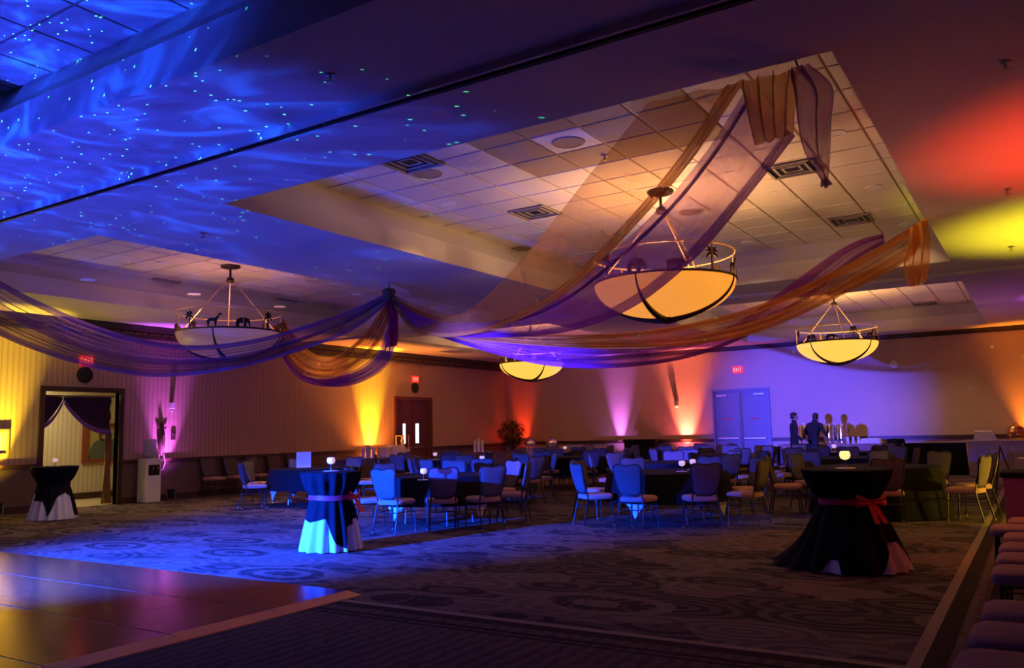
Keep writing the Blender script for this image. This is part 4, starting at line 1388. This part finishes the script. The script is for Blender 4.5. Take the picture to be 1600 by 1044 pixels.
MB().prism([(-0.02, -0.01), (0.02, -0.01), (0.03, 0.2), (0.0, 0.24), (-0.03, 0.2)], -0.008, 0.008).build('nose', mat('carved_wood', (0.12, 0.06, 0.04)), mk, (0.105, 0, -0.08), pi/2)
MB().tube([(0.03, -0.06, -0.30), (0.05, -0.10, -0.5), (0.05, -0.03, -0.68), (0.05, 0.04, -0.66), (0.05, 0.08, -0.5), (0.03, 0.06, -0.30)], 0.018, 6).build('beads', mat('pink_beads', (0.7, 0.35, 0.6), 0.4), mk, smooth=60)
# small wall fittings
p = at_x(269, 633, XL+0.05)
wb_ = thing('wall_bracket', 'small fixture on a thin cord above the purple uplight', 'wall fixture', (XL, p.y, p.z))
MB().cbox(0, 0.10, -0.05, 0.05, -0.10, 0.06, 0.01).build('housing', M_WHITE, wb_)
MB().lathe([(0.03, -0.16), (0.045, -0.14), (0.045, -0.1)], 12, (0.05, 0, 0)).build('lamp_head', M_STEEL, wb_)
MB().tube([(0.02, 0, 0.05), (0.015, 0.04, 0.45)], 0.008, 5).build('cord', M_BLACKM, wb_)
p = at_x(270, 681, XL)
ph = thing('thermostat', 'small dark thermostat beside the carved mask', 'thermostat', (XL, p.y, p.z))
MB().cbox(0, 0.03, -0.06, 0.06, -0.10, 0.10, 0.006).build('plate', M_DARKW, ph)
MB().box(0.03, 0.035, -0.035, 0.035, 0.0, 0.06).build('screen', M_STEEL, ph)
# picture at the left edge
p = at_x(-9, 692, XL)
fp = thing('framed_picture', 'small gold framed picture above the yellow uplight', 'picture', (XL, p.y, p.z))
fr = MB()
for (a, b, c, d) in ((-0.27, 0.27, 0.22, 0.27), (-0.27, 0.27, -0.27, -0.22), (-0.27, -0.22, -0.22, 0.22), (0.22, 0.27, -0.22, 0.22)):
    fr.box(0, 0.04, a, b, c, d)
fr.build('frame', M_BRASS, fp)
MB().box(0, 0.02, -0.23, 0.23, -0.23, 0.23).build('canvas', mat('violet_canvas', (0.35, 0.25, 0.4), 0.7, var=0.4, vscale=8), fp)
# serving table with boxes and candles near the yellow light
p = at_z(590, 735, 0.0)


def skirted_table(x0, x1, y0, y1, h, m, label, pleats=40, cat='table'):
    cx_, cy_ = (x0+x1)/2, (y0+y1)/2
    t = thing('skirted_table', label, cat, (cx_, cy_, 0))
    a, b = (x1-x0)/2, (y1-y0)/2
    MB().cbox(-a, a, -b, b, h-0.03, h, 0.008).build('top_cloth', m, t)
    per = []
    segs = max(24, int(pleats*2*(a+b)))
    path = []
    for i in range(segs):
        s = i/segs*4*(a+b)
        if s < 2*a: path.append((-a+s, -b, 0, -1))
        elif s < 2*a+2*b: path.append((a, -b+s-2*a, 1, 0))
        elif s < 4*a+2*b: path.append((a-(s-2*a-2*b), b, 0, 1))
        else: path.append((-a, b-(s-4*a-2*b), -1, 0))
    rows = []
    for z, o in ((h-0.031, 0.0), (h*0.6, 0.012), (0.012, 0.02)):
        rows.append([(q[0]+q[2]*(o*(1 if i % 2 else -1)*0.8-0.01), q[1]+q[3]*(o*(1 if i % 2 else -1)*0.8-0.01), z) for i, q in enumerate(path)])
    MB().loft(rows, caps=False).build('skirt', m, t)
    return t


def on_surface(px, py, z):
    return at_z(px, py, z)


skirted_table(-17.3, -16.5, 17.6, 20.6, 0.75, mat('brown_linen', (0.16, 0.10, 0.09), 0.85), 'long dark skirted table holding gift boxes under the yellow light')


def gift_box(y, x, z, sx, sy, sz, m, label, lid=True):
    t = thing('gift_box', label, 'box', (x, y, z), random.uniform(-0.2, 0.2))
    MB().cbox(-sx, sx, -sy, sy, 0, sz*0.8, 0.004).build('body', m, t)
    MB().cbox(-sx-0.008, sx+0.008, -sy-0.008, sy+0.008, sz*0.8, sz, 0.004).build('lid', m, t)


M_CREAM = mat('cream_card', (0.85, 0.78, 0.55), 0.6)
gift_box(19.3, -16.85, 0.75, 0.16, 0.17, 0.30, M_CREAM, 'cream gift box at the left on the yellow lit table')
gift_box(19.75, -16.8, 0.75, 0.17, 0.18, 0.36, M_CREAM, 'taller cream gift box on the yellow lit table')
gift_box(20.18, -16.85, 0.75, 0.15, 0.15, 0.22, M_CREAM, 'small cream gift box on the yellow lit table beside the door')
t = thing('glass_case', 'tall clear glass case on the yellow lit table beside the door', 'display case', (-17.05, 20.15, 0.9775))
t.location = (-17.08, 20.42, 0.75)
for (a, b) in ((-0.14, -0.14), (0.14, -0.14), (0.14, 0.14), (-0.14, 0.14)):
    MB().box(a-0.012, a+0.012, b-0.012, b+0.012, 0, 0.62).build('post', M_BRASS, t)
MB().box(-0.152, 0.152, -0.152, 0.152, 0.62, 0.64).build('top', M_BRASS, t)
MB().box(-0.152, 0.152, -0.152, 0.152, 0, 0.02).build('base', M_BRASS, t)
MB().lathe([(0.08, 0.02), (0.1, 0.2), (0.04, 0.4), (0.06, 0.5)], 14).build('ornament', M_CREAM, t, smooth=40)


def pillar(x, y, z, hgt, label, group):
    t = thing('pillar_candle', label, 'candle', (x, y, z), 0, group)
    MB().lathe([(0.045, 0), (0.047, 0.006), (0.047, hgt-0.006), (0.04, hgt), (0.012, hgt-0.01)], 14).build('wax', M_WHITE, t, smooth=40)
    MB().tube([(0, 0, hgt-0.012), (0.003, 0, hgt+0.02)], 0.003, 4).build('wick', M_BLACKM, t)


for k in range(4):
    pillar(-16.75+0.05*(k % 2), 18.25+k*0.13, 0.75, 0.30+0.04*((k*2) % 3), 'white pillar candle, %s in the cluster left of the gift boxes' % ['leftmost', 'second', 'third', 'rightmost'][k], 'pillar candles left of the gift boxes')
skirted_table(-17.3, -16.5, 23.6, 25.6, 0.75, mat('brown_linen', (0.16, 0.10, 0.09), 0.85), 'dark skirted table right of the maroon double door')
for k in range(4):
    pillar(-16.8+0.05*(k % 2), 24.0+k*0.13, 0.75, 0.42+0.03*((k*2) % 3), 'white pillar candle, %s in the cluster right of the maroon doors' % ['leftmost', 'second', 'third', 'rightmost'][k], 'pillar candles right of the maroon doors')
# blue lit table sign on table near the left wall
p = at_z(440, 724, h4)
sg = thing('table_sign', 'small blue lit card sign standing on the table near the left wall', 'sign', (-13.25, 12.6, h4), 0.95)
MB().cbox(-0.15, 0.15, -0.012, 0.012, 0.01, 0.34, 0.004).build('card', M_WHITE, sg)
MB().cbox(-0.17, 0.17, -0.05, 0.05, 0.0, 0.015, 0.004).build('stand', M_CHROME, sg)

# ------------------------------------------------------------------ potted ficus at the back left corner
fx = at_y(798, 690, 26.9)
fc = thing('potted_ficus', 'bushy dark potted ficus in the far corner against red light', 'plant', (-17.0, 26.75, 0))
MB().lathe([(0.18, 0), (0.24, 0.36), (0.26, 0.38), (0.26, 0.42), (0.22, 0.42), (0.2, 0.37), (0.01, 0.36)], 20).build('pot', M_POT, fc, smooth=30)
rnd = random.Random(4)
MB().tube([(0, 0, 0.35), (0.03, 0.02, 0.8), (-0.02, 0.0, 1.2), (0.0, 0.02, 1.6)], [0.035, 0.028, 0.022, 0.01], 7).build('trunk', M_BARK, fc, smooth=60)
br = MB()
lv = MB()
for k in range(26):
    a = rnd.uniform(0, 6.28); z0 = rnd.uniform(0.7, 1.45)
    e = Vector((rnd.uniform(0.25, 0.55)*cos(a), rnd.uniform(0.25, 0.5)*sin(a), z0+rnd.uniform(0.1, 0.5)))
    br.tube([(0, 0, z0), tuple(Vector((0, 0, z0)).lerp(e, 0.5)+Vector((0, 0, 0.06))), tuple(e)], [0.012, 0.008, 0.004], 5)
for k in range(1500):
    a = rnd.uniform(0, 6.28); ph_ = math.acos(rnd.uniform(-1, 1)); r = rnd.uniform(0.35, 1.0)**0.6
    c = Vector((0.58*r*sin(ph_)*cos(a), 0.5*r*sin(ph_)*sin(a), 1.42+0.50*r*cos(ph_)))
    if k % 6 == 0:
        c = Vector((rnd.uniform(-0.1, 0.55)*0.9, rnd.uniform(-0.3, 0.3), rnd.uniform(0.7, 1.1)))
    d = Vector((rnd.uniform(-1, 1), rnd.uniform(-1, 1), rnd.uniform(-1, 0.3))).normalized()
    w = d.cross(Vector((0, 0, 1))).normalized()*0.022
    n_ = d.cross(w).normalized()*0.008
    lv.add([tuple(c), tuple(c+d*0.05+w+n_), tuple(c+d*0.11), tuple(c+d*0.05-w+n_)], [(0, 1, 2), (0, 2, 3)])
br.build('branches', M_BARK, fc)
tag(lv.build('foliage', M_LEAF, fc), kind='stuff')

# ------------------------------------------------------------------ things along the back wall


def chafing_dish(x, y, z, label, m=M_CHROME):
    t = thing('chafing_dish', label, 'serving dish', (x, y, z))
    for a in (0.785, 2.356, 3.927, 5.498):
        MB().tube([(0.2*cos(a), 0.2*sin(a), 0), (0.18*cos(a), 0.18*sin(a), 0.12)], 0.012, 6).build('leg', m, t)
    MB().lathe([(0.17, 0.10), (0.21, 0.12), (0.21, 0.18), (0.225, 0.19), (0.225, 0.2)], 24).build('pan', m, t, smooth=30)
    MB().lathe([(0.22, 0.2), (0.21, 0.25), (0.16, 0.33), (0.08, 0.375), (0.01, 0.385)], 24).build('lid', m, t, smooth=50)
    MB().tube([(-0.05, 0, 0.37), (-0.04, 0, 0.42), (0.04, 0, 0.42), (0.05, 0, 0.37)], 0.01, 6).build('handle', m, t)


skirted_table(-16.1, -13.6, 25.9, 26.5, 0.80, M_GREYCLOTH, 'long skirted buffet table along the back wall left of the violet light')
chafing_dish(-14.95, 26.2, 0.80, 'shiny silver chafing dish on the back buffet table')
chafing_dish(-15.8, 26.1, 0.80, 'shiny silver chafing dish beside the potted ficus')
bt = thing('serving_counter', 'dark narrow counter against the back wall between the uplights', 'counter', (-11.9, YB-0.35, 0))
MB().cbox(-0.62, 0.62, -0.25, 0.25, 1.0, 1.06, 0.01).build('top', M_BLKCLOTH, bt)
MB().cbox(-0.58, 0.58, -0.22, 0.22, 0.0, 1.0, 0.01).build('body', M_BLKCLOTH, bt)
# coffee service
cxt = at_y(1285, 700, 25.8)
skirted_table(-6.7, -3.6, 25.4, 26.2, 0.86, mat('tan_linen', (0.30, 0.17, 0.14), 0.85), 'tan skirted coffee table in front of the back wall')


def urn(x, y, z, label):
    t = thing('coffee_urn', label, 'coffee urn', (x, y, z))
    MB().lathe([(0.15, 0), (0.16, 0.015), (0.10, 0.03), (0.10, 0.07), (0.155, 0.1), (0.16, 0.5), (0.155, 0.52)], 24).build('body', M_CHROME, t, smooth=30)
    MB().lathe([(0.16, 0.52), (0.15, 0.555), (0.06, 0.59), (0.02, 0.595), (0.02, 0.62), (0.03, 0.63), (0.005, 0.65)], 20).build('lid', M_CHROME, t, smooth=40)
    MB().tube([(0, -0.15, 0.14), (0, -0.21, 0.14), (0, -0.21, 0.10)], 0.014, 6).build('tap', M_BLACKM, t)
    for s in (-1, 1):
        MB().tube([(s*0.155, 0, 0.42), (s*0.2, 0, 0.42), (s*0.2, 0, 0.32), (s*0.155, 0, 0.32)], 0.012, 6).build('handle', M_BLACKM, t)


for px, l in ((1257, 'shiny coffee urn between the two standing people'), (1297, 'shiny coffee urn right of the two people'), (1316, 'shiny coffee urn at the right end of the row')):
    p = at_y(px, 690, 25.75)
    urn(p.x, p.y, 0.86, l)


def cup_stack(x, y, z, label, group):
    t = thing('cup_stack', label, 'cups', (x, y, z), 0, group)
    for k in range(4):
        MB().lathe([(0.03, 0), (0.045, 0.06), (0.042, 0.06), (0.027, 0.008)], 12, (0, 0, k*0.045)).build('cup', M_WHITE, t, smooth=30)


for k in range(3):
    cup_stack(-4.75+0.14*k, 25.6+0.03*k, 0.86, 'stack of white cups, %s beside the coffee urns' % ['leftmost', 'middle', 'rightmost'][k], 'cup stacks beside the coffee urns')
nb = thing('folded_linen', 'pile of folded white linen on the coffee table', 'linen', (-4.15, 25.75, 0.86))
for k in range(4):
    MB().cbox(-0.28+0.01*k, 0.28-0.012*k, -0.2, 0.2, k*0.035, k*0.035+0.034, 0.012).build('fold', M_WHTCLOTH, nb)
# black skirted table and grey buffet on the right
skirted_table(-3.2, -1.75, 25.2, 25.9, 0.86, M_BLKCLOTH, 'black skirted table left of the grey pleated buffet')
skirted_table(-1.65, -0.25, 24.6, 25.4, 0.92, M_GREYCLOTH, 'grey pleated buffet table in the back right corner', 12)
fl = thing('folded_linen', 'pile of pale folded napkins on the grey pleated buffet', 'linen', (-1.25, 24.95, 0.92))
for k in range(5):
    MB().cbox(-0.26+0.01*k, 0.26-0.02*k, -0.2, 0.2, k*0.05, k*0.05+0.048, 0.015).build('fold', M_WHTCLOTH, fl)
chafing_dish(-0.55, 24.95, 0.92, 'copper coloured chafing dish on the grey pleated buffet', mat('copper', (0.75, 0.35, 0.12), 0.25, 1.0))
ct = thing('coat_cover', 'black cloth covered stand left of the grey buffet', 'covered stand', (-3.35, 24.6, 0))
rows = []
for r, z in ((0.36, 0.012), (0.30, 0.3), (0.24, 0.7), (0.22, 0.95), (0.20, 1.0), (0.01, 1.01)):
    rows.append([(r*(1+0.06*sin(9*a))*cos(a), r*(1+0.06*sin(9*a))*sin(a), z) for a in [2*pi*i/54 for i in range(54)]])
MB().loft(rows, caps=False).build('cover', M_BLKCLOTH, ct, smooth=60)
MB().lathe([(0.14, 0.0), (0.04, 0.03), (0.03, 0.95), (0.15, 0.98)], 12).build('stand', M_STEEL, ct)
# bar table on the right with bowl and glasses
bx = thing('bar_table', 'plum skirted bar table with dark top behind the right chairs', 'bar', (0.05, 12.9, 0))
MB().cbox(-0.55, 0.85, -0.45, 0.45, 0.70, 0.76, 0.01).build('top', M_BLKCLOTH, bx)
P = [(-0.52, -0.42), (0.82, -0.42), (0.82, 0.42), (-0.52, 0.42)]
rows = []
for z in (0.70, 0.4, 0.012):
    ring = []
    for k in range(4):
        a, b = Vector(P[k]), Vector(P[(k+1) % 4])
        nrm = Vector(((b-a).y, -(b-a).x)).normalized()
        for i in range(24):
            q = a+(b-a)*i/24+nrm*(0.008*sin(i*2.6)*(1-z))
            ring.append((q.x, q.y, z))
    rows.append(ring)
MB().loft(rows, caps=False).build('skirt', M_PURCLOTH, bx, smooth=60)
bw = thing('serving_bowl', 'white glowing bowl on the bar table at the right edge', 'bowl', (-0.10, 12.7, 0.76))
MB().lathe([(0.07, 0), (0.075, 0.01), (0.05, 0.02), (0.12, 0.08), (0.19, 0.17), (0.185, 0.175), (0.11, 0.09), (0.01, 0.035)], 28).build('bowl_body', M_GLASSW, bw, smooth=40)
MB().lathe([(0.12, 0.10), (0.155, 0.15), (0.09, 0.165), (0.01, 0.17)], 20).build('contents', mat('pale_mints', (0.7, 0.85, 0.6), 0.7, var=0.3, vscale=40), bw)
for k, (gx_, gy_) in enumerate(((-0.12, 13.15), (0.02, 13.2), (0.16, 13.15))):
    t = thing('drinking_glass', 'clear upturned glass, %s behind the white bowl' % ['leftmost', 'middle', 'rightmost'][k], 'glass', (gx_, gy_, 0.76), 0, 'glasses on the bar table')
    MB().lathe([(0.04, 0), (0.042, 0.16), (0.03, 0.165), (0.01, 0.165)], 14).build('tumbler', mat('pale_glass', (0.6, 0.7, 0.85), 0.1, alpha=0.5), t, smooth=30)
    MB().lathe([(0.05, 0.165), (0.052, 0.17), (0.05, 0.175), (0.005, 0.175)], 14).build('coaster', M_WHITE, t)
# folding easel beside the bar
ea = thing('folding_easel', 'thin folding easel leaning beside the bar table', 'easel', (-0.62, 16.4, 0), 0.4)
for k, (a, b) in enumerate((((-0.25, -0.1, 0), (0, 0, 1.0)), ((0.25, -0.1, 0), (0, 0, 1.0)), ((0, 0.4, 0), (0, 0, 1.0)))):
    MB().tube([a, b], 0.014, 6).build('leg', M_DARKW, ea)
MB().tube([(-0.16, -0.065, 0.35), (0.16, -0.065, 0.35)], 0.012, 6).build('crossbar', M_DARKW, ea)
# conduit lamp on the back wall and small fittings
p = at_y(1057, 630, YB-0.06)
wf = thing('wall_bracket', 'small fixture on a thin cord beside the orange uplight', 'wall fixture', (p.x, YB, p.z))
MB().cbox(-0.07, 0.07, -0.12, 0, -0.1, 0.06, 0.01).build('housing', M_STEEL, wf)
MB().lathe([(0.04, -0.16), (0.05, -0.14), (0.05, -0.1)], 12, (0, -0.06, 0)).build('lamp_head', M_WHITE, wf)
MB().tube([(-0.02, -0.02, 0.05), (-0.09, -0.02, 0.75)], 0.007, 5).build('cord', M_BLACKM, wf)
p = at_y(1397, 570, YB)
sm = thing('smoke_detector', 'pale oval wall fitting right of the back chandelier', 'wall fixture', (p.x, YB, p.z))
sm.rotation_euler = (pi/2, 0, 0)
MB().lathe([(0.13, 0), (0.13, 0.03), (0.10, 0.06), (0.01, 0.065)], 24).build('dome', M_WHITE, sm, smooth=30)
MB().lathe([(0.15, 0), (0.15, 0.012), (0.13, 0.015)], 24).build('base', M_GREYCLOTH, sm)

# ------------------------------------------------------------------ people


def person(loc, rotz, label, joints, edges, head, hat=None):
    t = thing('person', label, 'person', loc, rotz)
    names = list(joints)
    me = bpy.data.meshes.new('body')
    me.from_pydata([joints[k][0] for k in names], [(names.index(a), names.index(b)) for a, b in edges], [])
    me.materials.append(M_CLOTHES); me.materials.append(M_SKIN)
    o = obj('body', me, t)
    o.modifiers.new('skin', 'SKIN')
    sk = me.skin_vertices[0].data
    for i, k in enumerate(names):
        r = joints[k][1]
        sk[i].radius = r if isinstance(r, tuple) else (r, r)
        sk[i].use_root = (k == 'pelvis')
    s = o.modifiers.new('sub', 'SUBSURF'); s.levels = 2; s.render_levels = 2
    # head
    h = Vector(head)
    rows = []
    for z, w, d, off in ((-0.125, 0.03, 0.03, 0.02), (-0.11, 0.045, 0.05, 0.02), (-0.07, 0.062, 0.075, 0.012), (-0.02, 0.073, 0.092, 0), (0.03, 0.077, 0.097, -0.004), (0.07, 0.07, 0.088, -0.008), (0.10, 0.05, 0.062, -0.01), (0.118, 0.015, 0.02, -0.01)):
        rows.append([(h.x+w*sin(a), h.y+off+d*cos(a)*(1.0), h.z+z) for a in [2*pi*i/20 for i in range(20)]])
    hd = MB().loft(rows)
    hd.add([(h.x-0.012, h.y+0.088, h.z+0.02), (h.x+0.012, h.y+0.088, h.z+0.02), (h.x+0.018, h.y+0.092, h.z-0.035), (h.x-0.018, h.y+0.092, h.z-0.035), (h.x, h.y+0.118, h.z-0.03)], [(0, 1, 4), (1, 2, 4), (2, 3, 4), (3, 0, 4)])
    for sx in (-1, 1):
        hd.lathe([(0.004, -0.03), (0.014, -0.02), (0.016, 0.015), (0.006, 0.03)], 8, (h.x+sx*0.079, h.y-0.005, h.z))
    ho = hd.build('head', M_SKIN, t, smooth=60)
    for sx in (-1, 1):
        MB().lathe([(0.002, -0.008), (0.011, 0), (0.002, 0.008)], 8, (h.x+sx*0.03, h.y+0.083, h.z+0.005)).build('eye', M_HAIR, ho)
    MB().cbox(h.x-0.025, h.x+0.025, h.y+0.078, h.y+0.092, h.z-0.066, h.z-0.056, 0.003).build('mouth', mat('lips', (0.3, 0.1, 0.09)), ho)
    rows = []
    for z, w, d, off in ((-0.06, 0.066, 0.06, -0.045), (0.0, 0.083, 0.075, -0.035), (0.05, 0.086, 0.095, -0.018), (0.09, 0.075, 0.092, -0.012), (0.12, 0.05, 0.066, -0.012), (0.135, 0.012, 0.02, -0.012)):
        rows.append([(h.x+w*sin(a), h.y+off+d*cos(a), h.z+z) for a in [2*pi*i/20 for i in range(20)]])
    MB().loft(rows).build('hair', M_HAIR, t, smooth=60)
    # hands: palm and five fingers on each wrist
    for side in ('l', 'r'):
        wv, ev = Vector(joints['wrist_'+side][0]), Vector(joints['elbow_'+side][0])
        d = (wv-ev).normalized()
        sd = d.cross(Vector((1, 0, 0)) if abs(d.x) < 0.8 else Vector((0, 1, 0))).normalized()
        nn = sd.cross(d).normalized()
        hb = MB()
        hb.loft([[tuple(wv+d*L+sd*w*cos(a)+nn*0.014*sin(a)) for a in [2*pi*i/10 for i in range(10)]] for L, w in ((-0.01, 0.024), (0.03, 0.036), (0.075, 0.040), (0.09, 0.036))])
        for k, ln in enumerate((0.07, 0.082, 0.076, 0.058)):
            b0 = wv+d*0.085+sd*(-0.03+0.02*k)
            hb.tube([tuple(b0), tuple(b0+d*ln*0.5+nn*0.006), tuple(b0+d*ln*0.85+nn*0.025)], [0.0095, 0.0088, 0.007], 6)
        b0 = wv+d*0.03-sd*0.03
        hb.tube([tuple(b0), tuple(b0-sd*0.025+d*0.03), tuple(b0-sd*0.03+d*0.06+nn*0.01)], [0.012, 0.010, 0.008], 6)
        hb.build('hand', M_SKIN, t, smooth=60)
    for side in ('l', 'r'):
        a = Vector(joints['ankle_'+side][0])
        MB().loft([[(a.x+w*cos(q), a.y+yo+ln*sin(q), z) for q in [2*pi*i/14 for i in range(14)]] for z, w, ln, yo in ((0.0, 0.045, 0.13, 0.06), (0.03, 0.048, 0.135, 0.06), (0.06, 0.043, 0.11, 0.04), (0.10, 0.04, 0.055, 0.0))]).build('shoe', M_HAIR, t, smooth=60)
    return t


EDG = [('pelvis', 'waist'), ('waist', 'chest'), ('chest', 'neck'), ('neck', 'skull'), ('chest', 'shoulder_l'), ('shoulder_l', 'elbow_l'), ('elbow_l', 'wrist_l'), ('chest', 'shoulder_r'), ('shoulder_r', 'elbow_r'), ('elbow_r', 'wrist_r'),
       ('pelvis', 'hip_l'), ('hip_l', 'knee_l'), ('knee_l', 'ankle_l'), ('pelvis', 'hip_r'), ('hip_r', 'knee_r'), ('knee_r', 'ankle_r')]


def stance(arm_l, arm_r, bend=0.0):
    b = bend
    J = {'pelvis': ((0, 0, 0.95), (0.15, 0.11)), 'waist': ((0, 0.02+b*0.1, 1.10), (0.145, 0.105)), 'chest': ((0, 0.02+b*0.3, 1.34), (0.17, 0.12)), 'neck': ((0, 0.02+b*0.45, 1.50-b*0.03), 0.06), 'skull': ((0, 0.04+b*0.5, 1.60-b*0.05), 0.055),
         'shoulder_l': ((-0.19, 0.02+b*0.36, 1.43-b*0.03), 0.07), 'shoulder_r': ((0.19, 0.02+b*0.36, 1.43-b*0.03), 0.07),
         'elbow_l': (arm_l[0], 0.05), 'wrist_l': (arm_l[1], 0.03), 'elbow_r': (arm_r[0], 0.05), 'wrist_r': (arm_r[1], 0.03),
         'hip_l': ((-0.10, 0, 0.88), 0.10), 'knee_l': ((-0.11, 0.02, 0.50), 0.07), 'ankle_l': ((-0.12, -0.02, 0.09), 0.045),
         'hip_r': ((0.10, 0, 0.88), 0.10), 'knee_r': ((0.11, 0.03, 0.50), 0.07), 'ankle_r': ((0.12, 0.0, 0.09), 0.045)}
    return J


j1 = stance(((-0.27, 0.02, 1.15), (-0.26, 0.16, 0.93)), ((0.27, 0.0, 1.14), (0.24, 0.2, 1.0)))
pp = at_y(1238, 650, 24.4)
person((pp.x, 24.4, 0), radians(-62), 'person in dark clothes standing in profile left of the coffee urns', j1, EDG, (0, 0.05, 1.665))
j2 = stance(((-0.30, 0.18, 1.20), (-0.22, 0.42, 1.05)), ((0.30, 0.16, 1.20), (0.24, 0.42, 1.05)), 0.35)
pp = at_y(1269, 650, 24.9)
person((pp.x, 24.75, 0), radians(-18), 'person in dark clothes leaning toward the coffee urns', j2, EDG, (0, 0.25, 1.64))

# ------------------------------------------------------------------ unseen stage light beyond the left edge, flaps added to cut the blue wash
st = thing('stage_light', 'unseen black stage light on a tripod, flaps added to cut its blue wash', 'stage light', (DJ.x, DJ.y, 0))
hz = DJ.z
for k in range(3):
    a = 2*pi*k/3+pi/2+pi
    MB().tube([(0, 0, 0.75), (0.45*cos(a), 0.45*sin(a), 0.0)], 0.014, 6).build('leg', M_BLACKM, st)
MB().tube([(0, -0.22, 0.3), (0, -0.22, hz-0.12)], 0.018, 8).build('pole', M_BLACKM, st)
MB().tube([(0, 0, 0.75), (0, -0.22, 0.75)], 0.02, 8).build('collar', M_BLACKM, st)
MB().cbox(-0.12, 0.12, -0.34, -0.08, hz-0.12, hz+0.12, 0.02).build('housing', M_BLACKM, st)
MB().loft([[(-0.6, 0.0, hz+0.02), (0.6, 0.0, hz+0.02), (0.6, 0.0, hz+0.026), (-0.6, 0.0, hz+0.026)], [(-0.6, 0.40, hz-0.05-0.032), (0.6, 0.40, hz-0.05-0.032), (0.6, 0.40, hz-0.05-0.026), (-0.6, 0.40, hz-0.05-0.026)]]).build('added_flap', M_BLACKM, st)
MB().box(-0.3, 0.3, 0.10, 0.104, hz-0.30, hz-0.125).build('added_flap', M_BLACKM, st)
for sx in (-1, 1):
    MB().tube([(sx*0.1, -0.1, hz), (sx*0.3, 0.1, hz-0.1)], 0.01, 6).build('hinge_arm', M_BLACKM, st)
